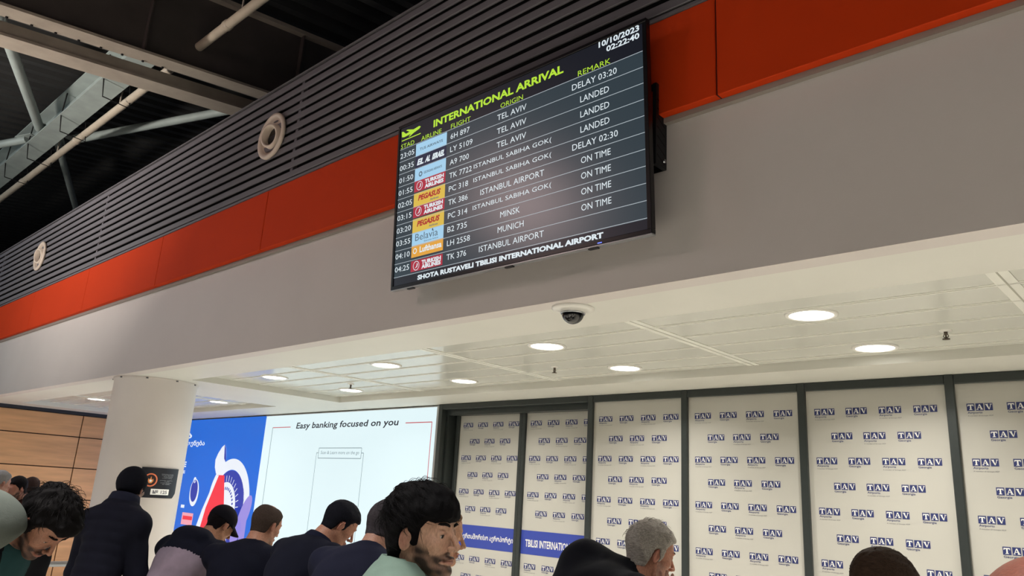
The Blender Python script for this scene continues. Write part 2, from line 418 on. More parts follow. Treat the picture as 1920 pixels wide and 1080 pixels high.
oval(p, (-11.06, -.46), .13, .32, lay(3), 4, rot=-.5); oval(p, (-11.24, -.72), .13, .20, lay(3), 4, rot=-.5)
rect(p, -13.10, -12.70, -.72, -.53, lay(2), 5); rect(p, -13.06, -12.72, -.64, -.58, lay(3), 3); rect(p, -13.2, -13.07, -.46, -.41, lay(2), 2)
p.build('lit_face', [B1, B2, B3, B4, B5, B6], root)
for z0, z1 in ((2.705, 2.715), (.3, .35)):
    p = MB(); p.bbox((-1.845, -.012, z0), (1.845, .1, z1), .003); p.build('profile_frame', M_frame, root)
p = MB(); p.box((-1.84, .02, .3), (1.84, .1, 2.7)); p.build('housing', M_dark, root)

# ---------------------------------------------------------------- round column with its notice
CX, CY, CR = -8.64, 3.46, .421
root = tag(empty('column', (CX, CY, 0)), 'round white column rising to the soffit behind the man in the knit cap', 'column', kind='thing')
p = MB(); p.lathe([(CR, 0), (CR, ZS - .025), (CR + .012, ZS - .025), (CR + .012, ZS - .001)], n=72); p.build('shaft', mat('column paint', hx('d6cfca'), .5, noise=.03, nscale=2), root)
for a in (-120, -75, -35, 5, 40):
    p = MB(); x, y = (CR + .014) * math.cos(math.radians(a)), (CR + .014) * math.sin(math.radians(a)); p.lathe([(0.001, -.012), (.012, -.012), (.012, .0)], (x, y, ZS - .01), 10); p.build('collar_bolt', M_print, root)
root = tag(empty('notice_board', (CX, CY, 1.65)), 'black curved notice with an orange ring emblem on the white column', 'sign')
def cyl(k): return lambda u, v: ((CR + .008 + .0012 * k) * math.cos(math.radians(u)), (CR + .008 + .0012 * k) * math.sin(math.radians(u)), v - 1.65)
p = MB(); c = cyl(0); N = 40; vv, ff = [], []
for k in range(N + 1):
    a = -21 + 57 * k / N; zb = 1.50 if a < 31 else 1.50 + (a - 31) / 5 * .05
    vv += [c(a, zb), c(a, 1.80), (CR * math.cos(math.radians(a)), CR * math.sin(math.radians(a)), 1.80 - 1.65), (CR * math.cos(math.radians(a)), CR * math.sin(math.radians(a)), zb - 1.65)]
for k in range(N):
    for j in range(4): ff.append((4 * k + j, 4 * k + 4 + j, 4 * k + 4 + (j + 1) % 4, 4 * k + (j + 1) % 4))
ff += [(0, 1, 2, 3), (4 * N + 3, 4 * N + 2, 4 * N + 1, 4 * N)]
p.add(vv, ff, 0); p.build('board', mat('notice black', hx('1c1e24'), .35), root)
p = MB(); dg = math.degrees(1 / CR)
ring(p, (-7.6, 1.676), .066 * dg, .066, .0, cyl(1), 0)
vv, ff = [], []
for k in range(49):
    a = 2 * math.pi * k / 48
    for r_ in (.054, .067): vv.append(cyl(1)(-7.6 + r_ * dg * math.cos(a), 1.676 + r_ * math.sin(a)))
ff = [(2 * k, 2 * k + 1, 2 * k + 3, 2 * k + 2) for k in range(48)]
p.add(vv, ff, 0)
oval(p, (-7.6, 1.676), .053 * dg, .053, cyl(1), 1)
poly(p, [(-7.6 + x * dg, 1.676 + y) for x, y in ((-.026, -.012), (-.012, -.032), (.012, -.032), (.028, -.010), (.024, .012), (.010, .002), (.002, .038), (-.008, .006), (-.022, .014))], cyl(2), 2)
oval(p, (-7.6, 1.668), .012 * dg, .012, cyl(3), 3)
for j, (a0, a1, z) in enumerate(((6, 26, 1.735), (7, 26, 1.722), (10, 25, 1.709), (8, 24, 1.696), (5, 26, 1.672), (12, 20, 1.660), (6.5, 24, 1.648), (9, 22, 1.636))):
    text(p, ('თამბაქოს მოწევა აკრძალულია', 'საჯარო შენობაში', 'Smoking is prohibited', 'in public buildings', 'ჯარიმის ოდენობა', 'ლარი', 'penalty in the amount', 'of GEL')[j], a0, a1, z, z + .009, cyl(1), 4)
p.build('emblem_and_text', [mat('notice orange', hx('d9764f'), .5), mat('notice maroon', hx('2a1214'), .5), mat('notice flame', hx('d98a4a'), .5), M_white2, mat('notice grey', hx('a4a8ae'), .5)], root)
p = MB(); rect(p, -5.2, 22, 1.531, 1.588, cyl(1), 0); N = 12
vv = []; 
p = MB()
for k in range(N): rect(p, -5.2 + 27.2 * k / N, -5.2 + 27.2 * (k + 1) / N, 1.531, 1.589, cyl(1), 0)
text(p, '№ 125', -2.5, 19, 1.542, 1.578, cyl(2), 1, .03)
p.build('number_plate', [M_white2, M_print], root)

# ---------------------------------------------------------------- soffit fittings
E_lamp = mat('lamp diffuser', (1, .97, .91), .5, emit=9)
def downlight(x, y, label):
    r = tag(empty('downlight', (x, y, ZP)), label, 'ceiling light', 'round downlights in the soffit')
    return r
proto = downlight(-1.635, 4.15, 'round lit downlight nearest the camera, second panel row')
p = MB(); p.lathe([(.142, 0), (.142, -.006), (.134, -.010), (.119, -.010), (.117, -.004), (.117, 0)], n=40); p.build('trim_ring', M_lampring, proto)
p = MB(); p.lathe([(.117, -.006), (.06, -.0065), (.001, -.0065)], n=40); smooth_all(p.build('diffuser', E_lamp, proto))
ld = bpy.data.lights.new('downlight_beam', 'AREA'); ld.shape = 'DISK'; ld.size = .21; ld.energy = 19; ld.color = (1, .955, .885); ld.spread = 2.5
lo_ = bpy.data.objects.new('downlight_beam', ld); COL.objects.link(lo_); lo_.parent = proto; lo_.location = (0, 0, -.012)
LX = [(-1.635, 4.15), (-1.635, 5.185), (-3.575, 4.15), (-3.58, 5.15), (-5.46, 4.15), (-5.46, 5.115), (-7.285, 4.11), (-7.285, 5.08), (-12.43, 4.14), (-10.46, 5.09), (.3, 4.15), (.3, 5.17), (2.24, 4.15), (2.24, 5.17), (-10.46, 4.14), (-12.43, 5.09)]
LL = ['largest round downlight, front row, under the right half of the soffit', 'round downlight in the back row, left of the rightmost sprinkler', 'round downlight in the front row just below the dome camera',
      'round downlight in the back row, right of and below the dome camera', 'round downlight in the front row above the white advertising panel', 'round downlight in the back row above the left sliding door',
      'round downlight in the front row nearest the column on its right', 'round downlight in the back row beside the leftmost sprinkler', 'round downlight left of the column, above the timber wall',
      'round downlight in the small bay just right of the column', 'round downlight of the front row beyond the right edge', 'round downlight of the back row beyond the right edge', 'round downlight of the front row far beyond the right edge',
      'round downlight of the back row far beyond the right edge', 'round downlight of the front row hidden by the column', 'round downlight of the back row hidden by the column']
for i, (x, y) in enumerate(LX):
    o = proto if i == 0 else copy_tree(proto)
    o.location = (x, y, ZP); o['label'] = LL[i]
sp = tag(empty('sprinkler', (-1.143, 4.884, ZP)), 'small pendent sprinkler right of the large downlights', 'sprinkler', 'sprinklers in the soffit')
p = MB(); p.lathe([(.035, 0), (.033, -.006), (.012, -.008)], n=20); p.build('rosette', M_lampring, sp)
p = MB(); p.lathe([(.010, 0), (.010, -.022), (.006, -.024), (.004, -.05)], n=12)
for s_ in (-1, 1): p.tube([(s_ * .008, 0, -.02), (s_ * .014, 0, -.033), (s_ * .003, 0, -.048)], .0025, 6)
p.build('sprinkler_body', mat('bronze', hx('5c5248'), .4, metal=.7), sp)
p = MB(); p.lathe([(.001, -.048), (.019, -.048), (.021, -.052), (.001, -.053)], n=16); p.build('deflector', mat('bronze', (0, 0, 0)), sp)
for (x, y, l_) in ((-4.104, 4.877, 'small pendent sprinkler between the dome camera and the sliding doors'), (-6.868, 4.78, 'small pendent sprinkler above the white advertising panel')):
    o = copy_tree(sp); o.location = (x, y, ZP); o['label'] = l_
r = tag(empty('dome_camera', (-2.546, 3.16, ZS)), 'black glass dome camera on a white plate under the soffit edge', 'security camera')
p = MB(); p.lathe([(.118, 0), (.118, -.008), (.100, -.014), (.07, -.016), (.068, -.028), (.062, -.030)], n=40); p.build('mounting_plate', M_lampring, r)
p = MB(); p.lathe([(.062 * math.cos(math.radians(a)), -.028 - .062 * math.sin(math.radians(a))) for a in range(0, 91, 9)], n=40); p.build('glass_dome', mat('smoked dome', hx('0b0c10'), .08, spec=.7), r)
p = MB(); p.lathe([(.066, -.026), (.069, -.031), (.066, -.036), (.062, -.034)], n=40); p.build('chrome_ring', M_chrome, r)
# two air nozzles on the slats
nz = tag(empty('air_nozzle', (-5.757, YF - .085, 1.7 + 2.915)), 'round cream air nozzle on grey slats left of the display', 'air nozzle', 'air nozzles on the slats')
M_noz = mat('cream nozzle', hx('d3c3b4'), .45)
p = MB(); p.lathe([(.20, 0), (.215, -.012), (.213, -.028), (.195, -.036), (.172, -.030), (.165, -.012)], n=48, axis='y'); p.build('outer_ring', M_noz, nz)
p = MB(); p.lathe([(.168, -.016), (.150, .012), (.125, .03), (.102, .038)], n=48, axis='y')
p.build('cup', M_noz, nz)
bb = MB(); bb.lathe([(.118, .03), (.105, -.052), (.092, -.056), (.085, -.05), (.085, .03)], n=40, axis='y')
o = bb.build('throat', M_noz, nz); o.rotation_euler = (math.radians(8), 0, math.radians(10))
bb = MB(); bb.lathe([(.086, .0), (.001, .0)], n=32, axis='y'); bb.lathe([(.13, .042), (.001, .042)], n=32, axis='y'); bb.build('dark_core', mat('nozzle core', hx('2e2823'), .8), nz)
o = copy_tree(nz); o.location = (-12.06, YF - .085, 1.7 + 2.94); o['label'] = 'round cream air nozzle at the far left of the grey slats'

# ---------------------------------------------------------------- arrivals display
TW, TH = 1.93, 1.113
tv = tag(empty('arrivals_display', (-2.803, 2.845, 2.923), (math.radians(3.6), 0, 0)), 'large wall-hung flight arrivals screen above the soffit edge', 'display')
E_bg = None
m = bpy.data.materials.new('lcd panel'); m.use_nodes = True; nt = m.node_tree; bs = nt.nodes['Principled BSDF']
bs.inputs['Base Color'].default_value = (.012, .014, .018, 1); bs.inputs['Roughness'].default_value = .26; bs.inputs['Specular IOR Level'].default_value = .5
bs.inputs['Emission Color'].default_value = (*hx('35434b'), 1); bs.inputs['Emission Strength'].default_value = .75; E_bg = m
E_hd = mat('lcd header', hx('1f232d'), .33, emit=.6)
E_tx = mat('lcd white', hx('e2eef4'), .4, emit=.9); E_gr = mat('lcd green', hx('b9e63c'), .4, emit=.9); E_ln = mat('lcd line', hx('b9c4cc'), .4, emit=.75)
E_lb = mat('lcd pale blue', hx('a8d8f6'), .4, emit=.85); E_tr = mat('lcd red', hx('b5283f'), .4, emit=.8); E_ye = mat('lcd yellow', hx('e2c04a'), .4, emit=.85)
E_or = mat('lcd orange', hx('eaa83a'), .4, emit=.85); E_nv = mat('lcd navy', hx('1d2745'), .4, emit=.7); E_rt = mat('lcd red text', hx('c02c2c'), .4, emit=.7); E_gy = mat('lcd grey text', hx('5f7688'), .4, emit=.7)
SM = [E_bg, E_hd, E_tx, E_gr, E_ln, E_lb, E_tr, E_ye, E_or, E_nv, E_rt, E_gy]
def scr(k): return lambda u, v: (u * TW / 1.92 - TW / 2, -.0003 - .0004 * k, TH - v * TH / 1.08)
def T(p, s, u0, u1, vb, vt, mi=2, bold=.0, slant=0, k=2): text(p, s, u0, u1, -vb, -vt, lambda u, v: scr(k)(u, -v), mi, bold, slant)
p = MB()
rect(p, .022, 1.897, .165, 1.06, scr(0), 0); rect(p, .022, 1.897, .022, .165, scr(0), 1)
for j in range(11):
    v = .167 + .0838 * j; line(p, (.022, v), (1.897, v), .0034, scr(1), 4)
T(p, '10/10/2023', 1.629, 1.878, .053, .020, 2, .03); T(p, '02:22:40', 1.677, 1.878, .093, .061, 2, .03)
T(p, 'INTERNATIONAL ARRIVAL', .346, 1.395, .106, .057, 3, .035)
for s_, a, c_ in (('STAD', .030, .164), ('AIRLINE', .232, .424), ('FLIGHT', .510, .682), ('ORIGIN', .929, 1.103), ('REMARK', 1.493, 1.702)): T(p, s_, a, c_, .162, .133, 3, 0)
Pm = [(.03, .045), (.045, .045), (.075, .068), (.11, .064), (.075, .046), (.09, .044), (.15, .060), (.205, .053), (.222, .060), (.21, .072), (.15, .085), (.115, .098), (.105, .096), (.125, .083), (.06, .087), (.035, .082)]
poly(p, [(u, v) for u, v in Pm], scr(2), 3); line(p, (.035, .108), (.224, .108), .006, scr(2), 3)
ROWS = [('23:05', '6H 897', 'TEL AVIV', 'DELAY 03:20', 'isr'), ('00:35', 'LY 5109', 'TEL AVIV', 'LANDED', 'elal'), ('01:50', 'A9 700', 'TEL AVIV', 'LANDED', 'geo'), ('01:55', 'TK 7722', 'ISTANBUL SABIHA GOK(', 'LANDED', 'tk'),
        ('02:05', 'PC 318', 'ISTANBUL SABIHA GOK(', 'DELAY 02:30', 'pg'), ('03:15', 'TK 386', 'ISTANBUL AIRPORT', 'ON TIME', 'tk'), ('03:20', 'PC 314', 'ISTANBUL SABIHA GOK(', 'ON TIME', 'pg'), ('03:55', 'B2 735', 'MINSK', 'ON TIME', 'bel'),
        ('04:10', 'LH 2558', 'MUNICH', 'ON TIME', 'lh'), ('04:25', 'TK 376', 'ISTANBUL AIRPORT', '', 'tk')]
WID = {'TEL AVIV': (.905, 1.13), 'ISTANBUL SABIHA GOK(': (.721, 1.312), 'ISTANBUL AIRPORT': (.781, 1.262), 'MINSK': (.943, 1.09), 'MUNICH': (.925, 1.119), 'DELAY 03:20': (1.453, 1.739), 'DELAY 02:30': (1.453, 1.739), 'LANDED': (1.507, 1.69), 'ON TIME': (1.509, 1.694)}
for j, (tm, fl, og, rm, al) in enumerate(ROWS):
    vb = .230 + .0826 * j; vt = vb - .034
    T(p, tm, .029, .168, vb, vt, 2, 0); T(p, fl, .510, .510 + .172 * len(fl) / 6.2, vb, vt, 2, 0); T(p, og, *WID[og], vb, vt, 2, 0)
    if rm: T(p, rm, *WID[rm], vb, vt, 2, 0)
    a, c_ = .184, .475; v0 = .172 + .0826 * j; v1 = v0 + .0826
    if al in ('isr', 'geo', 'bel'): rect(p, a, c_, v0, v1, scr(1), 5)
    if al == 'isr': T(p, 'TUS AIRWAYS', .222, .44, v0 + .052, v0 + .034, 11, .02)
    if al == 'geo': T(p, 'GEORGIAN AIRWAYS', .27, .44, v0 + .05, v0 + .034, 11, .02); oval(p, (.24, v0 + .043), .017, .017, scr(2), 11); oval(p, (.24, v0 + .043), .009, .009, scr(3), 5)
    if al == 'elal': rect(p, a, c_, v0, v1, scr(1), 9); T(p, 'EL', .20, .262, v0 + .062, v0 + .022, 2, .05, .3); T(p, 'AL  ISRAEL', .275, .455, v0 + .062, v0 + .022, 2, .06, .3)
    if al == 'tk':
        w0, w1 = (v0, v1 - .012) if j != 9 else (v0 + .012, v1 - .004)
        rect(p, a, c_, w0, w1, scr(1), 6); ring(p, (.235, (w0 + w1) / 2), .029, .029, .004, scr(2), 2)
        poly(p, [(.222, (w0 + w1) / 2 + .016), (.238, (w0 + w1) / 2 + .004), (.243, (w0 + w1) / 2 - .018), (.25, (w0 + w1) / 2 - .008), (.246, (w0 + w1) / 2 + .008)], scr(2), 2)
        T(p, 'TURKISH', .285, .46, w0 + .034, w0 + .008, 2, .05); T(p, 'AIRLINES', .285, .46, w1 - .006, w1 - .032, 2, .05)
    if al == 'pg': rect(p, a, c_, v0 - .004, v1, scr(1), 7); T(p, 'PEGASUS', .225, .43, v0 + .050, v0 + .014, 10, .05, .25); T(p, 'Airlines', .34, .42, v0 + .072, v0 + .058, 11, .02)
    if al == 'bel': T(p, 'Belavia', .215, .425, v0 + .056, v0 + .012, 11, .0); T(p, 'Belarusian Airlines', .30, .43, v0 + .074, v0 + .063, 11, 0); oval(p, (.376, v0 + .012), .005, .008, scr(3), 9)
    if al == 'lh': rect(p, a, c_, v0, v0 + .073, scr(1), 8); T(p, 'Lufthansa', .262, .462, v0 + .052, v0 + .014, 2, .03); oval(p, (.217, v0 + .034), .018, .018, scr(2), 2); oval(p, (.217, v0 + .034), .012, .012, scr(3), 8)
rect(p, .022, 1.897, 1.010, 1.06, scr(.5), 1)
T(p, 'SHOTA RUSTAVELI TBILISI INTERNATIONAL AIRPORT', .252, 1.643, 1.052, 1.022, 2, .05)
scr_o = p.build('screen', SM, tv)
p = MB()
for a, c_ in (((-TW / 2, 0), (TW / 2, .022)), ((-TW / 2, TH - .02), (TW / 2, TH)), ((-TW / 2, .022), (-TW / 2 + .02, TH - .02)), ((TW / 2 - .024, .022), (TW / 2, TH - .02))):
    p.bbox((a[0], -.006, a[1]), (c_[0], .03, c_[1]), .002)
p.build('bezel', mat('bezel black', hx('0d0e12'), .3), tv)
p = MB(); p.box((-TW / 2 + .004, .0005, .006), (TW / 2 - .004, .03, TH - .006)); p.bbox((-TW / 2 + .02, .03, .03), (TW / 2 - .02, .055, TH - .03), .01); p.build('housing', M_black, tv)
p = MB(); p.bbox((-TW / 2, -.0055, -.008), (TW / 2, .03, 0), .002); p.build('bottom_trim', mat('silver trim', hx('a6a8ac'), .3, metal=.6), tv)
for x in (-.78, .05, .62):
    p = MB(); p.bbox((x - .03, .0, -.016), (x + .03, .02, -.008), .002); p.build('rubber_foot', M_black, tv)
p = MB()
for k in range(5): p.box((.70 + .0, .0, -.0085), (.706, .003, -.0082))
p = MB(); p.box((.655, -.007, .004), (.68, -.0058, .008)); p.build('status_light', mat('blue led', (.1, .15, 1), .4, emit=3), tv)
# wall bracket box with slotted side plate
r = tag(empty('wall_bracket', (-2.803, YF, 3.30)), 'black slotted steel bracket box holding the display off the wall', 'bracket')
p = MB(); p.box((-.94, -.004, 0), (.943, 0, .44)); p.build('wall_plate', M_black, r)
for x in (-.945, .925):
    p = MB(); p.box((x, -.10, 0), (x + .02, -.002, .44))
    for k in range(7): p.add([(x + .0205, -.090, .05 + .05 * k), (x + .0205, -.02, .015 + .05 * k), (x + .0205, -.02, .024 + .05 * k), (x + .0205, -.088, .059 + .05 * k)], [(0, 1, 2, 3)], 1)
    p.build('side_plate', [mat('bracket steel', hx('1b1c20'), .5, metal=.4), M_dark], r)
p = MB(); p.box((-.925, -.095, .0), (.925, -.08, .03)); p.box((-.925, -.095, .41), (.925, -.08, .44)); p.build('cross_rail', M_black, r)
p = MB(); p.lathe([(.001, .012), (.010, .010), (.010, 0)], (.945, -.03, .035), 12, axis='x'); p.build('bolt', M_chrome, r)

# ---------------------------------------------------------------- hall roof
SL = .12
def zr(z0, y): return 1.7 + z0 + SL * (y - 3)
def bent(o):                                       # every roof member follows the roof's slope along y
    return o
def slope_box(mb, x0, x1, y0, y1, z0, z1, mi=0):
    mb.add([(x0, y0, zr(z0, y0)), (x1, y0, zr(z0, y0)), (x1, y1, zr(z0, y1)), (x0, y1, zr(z0, y1)), (x0, y0, zr(z1, y0)), (x1, y0, zr(z1, y0)), (x1, y1, zr(z1, y1)), (x0, y1, zr(z1, y1))],
           [(0, 3, 2, 1), (4, 5, 6, 7), (0, 1, 5, 4), (1, 2, 6, 5), (2, 3, 7, 6), (3, 0, 4, 7)], mi)
b = MB(); Y0, Y1 = -12, 12; x = -26; vv, ff = [], []
prof = []
while x < 8:
    prof += [(x, 5.50), (x + .11, 5.50), (x + .14, 5.60), (x + .25, 5.60)]; x += .28
for (x, z) in prof: vv += [(x, Y0, zr(z, Y0)), (x, Y1, zr(z, Y1))]
ff = [(2 * i, 2 * i + 2, 2 * i + 3, 2 * i + 1) for i in range(len(prof) - 1)]
b.add(vv, ff); b.add([(-26, Y0, zr(5.7, Y0)), (8, Y0, zr(5.7, Y0)), (8, Y1, zr(5.7, Y1)), (-26, Y1, zr(5.7, Y1))], [(0, 1, 2, 3)])
struct(b.build('roof_deck', M_deck))
r = tag(empty('roof_girder', (-7.95, 0, zr(4.4, 0))), 'deep steel girder crossing the roof at upper left, in front', 'steel girder')
def rel(o, r): o.data.transform(Matrix.Translation(-r.location)); return o
p = MB(); slope_box(p, -8.09, -7.87, -6, 8, 4.4, 4.43); rel(p.build('bottom_flange', M_steel, r), r)
p = MB(); slope_box(p, -7.99, -7.965, -6, 8, 4.43, 5.35); rel(p.build('web', M_web, r), r)
p = MB(); slope_box(p, -8.09, -7.87, -6, 8, 5.35, 5.4); rel(p.build('top_flange', M_steel, r), r)
for y in (-1.2, .6, 2.4, 4.2):
    p = MB(); slope_box(p, -8.07, -7.89, y, y + .015, 4.43, 5.35); rel(p.build('stiffener', M_web, r), r)
for k in range(9):
    p = MB(); y = 1.0 + .21 * k; p.lathe([(.001, -.014), (.013, -.014), (.013, 0)], (-8.07, y, zr(4.4, y)), 8); rel(p.build('bolt_head', M_dark, r), r)
r = tag(empty('roof_girder', (-8.64, 0, zr(4.4, 0))), 'steel girder crossing the roof at upper left, behind the front one', 'steel girder')
p = MB(); slope_box(p, -8.78, -8.49, -6, 8, 4.4, 4.43); rel(p.build('bottom_flange', M_steel, r), r)
p = MB(); slope_box(p, -8.76, -8.73, -6, 8, 4.43, 4.56); slope_box(p, -8.54, -8.51, -6, 8, 4.43, 4.56); rel(p.build('channel_sides', M_steel, r), r)
r = tag(empty('roof_beam', (-9, 2.82, zr(4.87, 2.82))), 'grey green I beam running lengthwise under the roof deck', 'steel beam')
z0 = zr(4.87, 2.82)
p = MB(); p.box((-25.9, 2.60, z0), (-8.0, 2.90, z0 + .02)); rel(p.build('bottom_flange', M_steelg, r), r)
p = MB(); p.box((-25.9, 2.76, z0 + .02), (-8.0, 2.79, z0 + .36)); rel(p.build('web', M_steelg, r), r)
p = MB(); p.box((-25.9, 2.60, z0 + .36), (-8.0, 2.90, z0 + .38)); rel(p.build('top_flange', M_steelg, r), r)
for x in (-9.9, -11.5, -13.0, -14.2):
    p = MB(); p.tube([(x, 2.64, z0 + .42), (x + .02, 2.62, z0), (x - .02, 2.66, z0 - .22), (x - .03, 3.0, z0 - .24), (x + .02, 2.93, z0 + .1)], .009, 6); rel(p.build('hanger_wire', M_dark, r), r)
r = tag(empty('roof_pipe', (-9, 2.985, zr(4.75, 2.985))), 'long cream pipe slung under the roof across the upper left', 'pipe')
p = MB(); z0 = zr(4.75, 2.985) - .02; p.tube([(-25.9, 2.985, z0), (2, 2.985, z0)], .050, 16); rel(p.build('pipe_run', M_pipe, r), r)
for x in (-7.3, -9.2, -11.9, -14.5):
    p = MB(); p.lathe([(.050, -.04), (.058, -.03), (.058, .03), (.050, .04)], (x, 2.985, z0), 16, axis='x'); rel(p.build('coupling', M_pipe, r), r)
for x in (-7.0, -10.3, -12.8):
    p = MB(); p.tube([(x, 2.985, z0 + .04), (x, 2.985, z0 + .72)], .012, 8); rel(p.build('hanger_rod', M_steel, r), r)
def brace(a, c_, rad, label):
    a, c_ = Vector(a) + Vector((0, 0, 1.7)), Vector(c_) + Vector((0, 0, 1.7)); m_ = (a + c_) / 2
    r = tag(empty('bracing_tube', m_), label, 'bracing tube', 'diagonal roof bracing')
    q = MB(); q.tube([a - m_, c_ - m_], rad, 14); q.build('tube', M_steelg, r)
    d = (c_ - a).normalized()
    for e in (a, c_):
        q = MB(); n_ = Vector((0, 0, 1)); s_ = d.cross(n_).normalized(); v = e - m_
        q.add([v - d * .16 - s_ * .09 + n_ * .02, v + d * .16 - s_ * .09 + n_ * .02, v + d * .16 + s_ * .09 + n_ * .02, v - d * .16 + s_ * .09 + n_ * .02,
               v - d * .16 - s_ * .09 + n_ * .035, v + d * .16 - s_ * .09 + n_ * .035, v + d * .16 + s_ * .09 + n_ * .035, v - d * .16 + s_ * .09 + n_ * .035],
              [(0, 3, 2, 1), (4, 5, 6, 7), (0, 1, 5, 4), (1, 2, 6, 5), (2, 3, 7, 6), (3, 0, 4, 7)]); q.build('gusset_plate', M_steelg, r)
    return r
brace((-9.0, 1.2, 4.79), (-12.5, 2.62, 4.96), .065, 'grey bracing tube from the girders down to the I beam')
brace((-12.9, 2.98, 5.0), (-16.9, 4.55, 5.18), .055, 'grey bracing tube beyond the I beam, sinking behind the slats')
brace((-12.6, 3.15, 5.02), (-8.9, 4.75, 5.21), .06, 'pale bracing tube running right from the I beam to the girders')
brace((-13.1, 2.62, 4.96), (-17.0, .9, 4.76), .06, 'short piece of bracing tube at the left edge of the roof')
# ---------------------------------------------------------------- barrier
r = tag(empty('barrier_rail', (-5.0, 2.95, 0)), 'brushed steel barrier rail the men lean on, turning beside the column', 'barrier')
p = MB(); p.tube([(-7.95, 1.9, .90), (-7.95, 2.87, .90), (-7.93, 2.93, .90), (-7.87, 2.95, .90), (.2, 2.95, .90)], .024, 14); rel(p.build('hand_rail', M_chrome, r), r)
p = MB(); p.tube([(-7.95, 1.9, .45), (-7.95, 2.87, .45), (-7.93, 2.93, .45), (-7.87, 2.95, .45), (.2, 2.95, .45)], .016, 12); rel(p.build('middle_rail', M_chrome, r), r)
for (x, y) in [(-7.95, 1.9), (-7.87, 2.95), (-6.27, 2.95), (-4.67, 2.95), (-3.07, 2.95), (-1.47, 2.95), (.13, 2.95)]:
    p = MB(); p.tube([(x, y, 0), (x, y, .90)], .02, 14); p.lathe([(.07, 0), (.07, .008), (.022, .012)], (x, y, 0), 24); rel(p.build('post', M_chrome, r), r)
# ---------------------------------------------------------------- people: smooth blended volumes turned into one skin each
def smin(a, b, k):
    h = np.clip(.5 + .5 * (b - a) / k, 0, 1); return b + (a - b) * h - k * h * (1 - h)
def smax(a, b, k): return -smin(-a, -b, k)
def sst(x, a, b):
    t = np.clip((x - a) / (b - a), 0, 1); return t * t * (3 - 2 * t)
def ell(P, c, r, R=None):
    q = P - np.asarray(c, P.dtype)
    if R is not None: q = q @ np.asarray(R, P.dtype)
    r = np.asarray(r, P.dtype)
    k0 = np.sqrt(((q / r) ** 2).sum(-1)); k1 = np.sqrt(((q / (r * r)) ** 2).sum(-1)) + 1e-9
    return k0 * (k0 - 1) / k1
def cone(P, a, b, r1, r2):
    a = np.asarray(a, P.dtype); b = np.asarray(b, P.dtype); d = b - a; L2 = (d @ d) + 1e-12
    t = np.clip(((P - a) @ d) / L2, 0, 1)
    return np.sqrt(((P - a - t[..., None] * d) ** 2).sum(-1)) - (r1 + (r2 - r1) * t)
def wob(P, f, seed, amp):
    """cloth folds / lock noise"""
    g = np.random.RandomState(seed); o = 0
    for i in range(5):
        w = g.normal(size=3); w = w / np.linalg.norm(w) * f * (.6 + 1.1 * g.rand()); o = o + np.sin(P @ w.astype(P.dtype) + g.rand() * 6.28)
    return o * (amp / 2.5)
def net(xs, ys, zs, F):
    """surface nets on a rectilinear grid: vertices, quads"""
    s = F < 0; nx, ny, nz = F.shape
    cnt = np.zeros((nx - 1, ny - 1, nz - 1), np.int8)
    for i in (0, 1):
        for j in (0, 1):
            for k in (0, 1): cnt += s[i:nx - 1 + i, j:ny - 1 + j, k:nz - 1 + k]
    act = (cnt > 0) & (cnt < 8); I = np.argwhere(act)
    idx = -np.ones(act.shape, np.int64); idx[act] = np.arange(len(I))
    acc = np.zeros((len(I), 3)); n = np.zeros(len(I)); ax = (xs, ys, zs)
    for d in range(3):
        for u in (0, 1):
            for w in (0, 1):
                o = [0, 0, 0]; o[(d + 1) % 3] = u; o[(d + 2) % 3] = w
                A = I + o; B = A.copy(); B[:, d] += 1
                fa = F[A[:, 0], A[:, 1], A[:, 2]]; fb = F[B[:, 0], B[:, 1], B[:, 2]]; m = (fa < 0) != (fb < 0)
                t = np.where(m, fa / np.where(m, fa - fb, 1), 0)
                pa = np.stack([ax[q][A[:, q]] for q in range(3)], 1); pb = np.stack([ax[q][B[:, q]] for q in range(3)], 1)
                acc[m] += (pa + (pb - pa) * t[:, None])[m]; n[m] += 1
    V = acc / np.maximum(n, 1)[:, None]; Q = []
    for d in range(3):
        e, f = (d + 1) % 3, (d + 2) % 3
        sl0 = [slice(1, -1)] * 3; sl0[d] = slice(0, -1); sl1 = list(sl0); sl1[d] = slice(1, None)
        a, b_ = s[tuple(sl0)], s[tuple(sl1)]; C = np.argwhere(a != b_)
        if not len(C): continue
        fl = a[C[:, 0], C[:, 1], C[:, 2]]
        o = np.ones(3, int); o[d] = 0; C = C + o
        def cell(de, df):
            K = C.copy(); K[:, e] -= de; K[:, f] -= df; return idx[K[:, 0], K[:, 1], K[:, 2]]
        q = np.stack([cell(1, 1), cell(0, 1), cell(0, 0), cell(1, 0)], 1); q[~fl] = q[~fl][:, ::-1]; Q.append(q)
    return V, np.concatenate(Q)
def axis(lo, hi, step, fine=()):
    """grid ticks, finer inside the given (lo, hi, step) spans"""
    out = [lo]
    while out[-1] < hi:
        h = step
        for (a, b_, st) in fine:
            if a - step < out[-1] < b_: h = min(h, st)
        out.append(out[-1] + h)
    return np.array(out, np.float32)
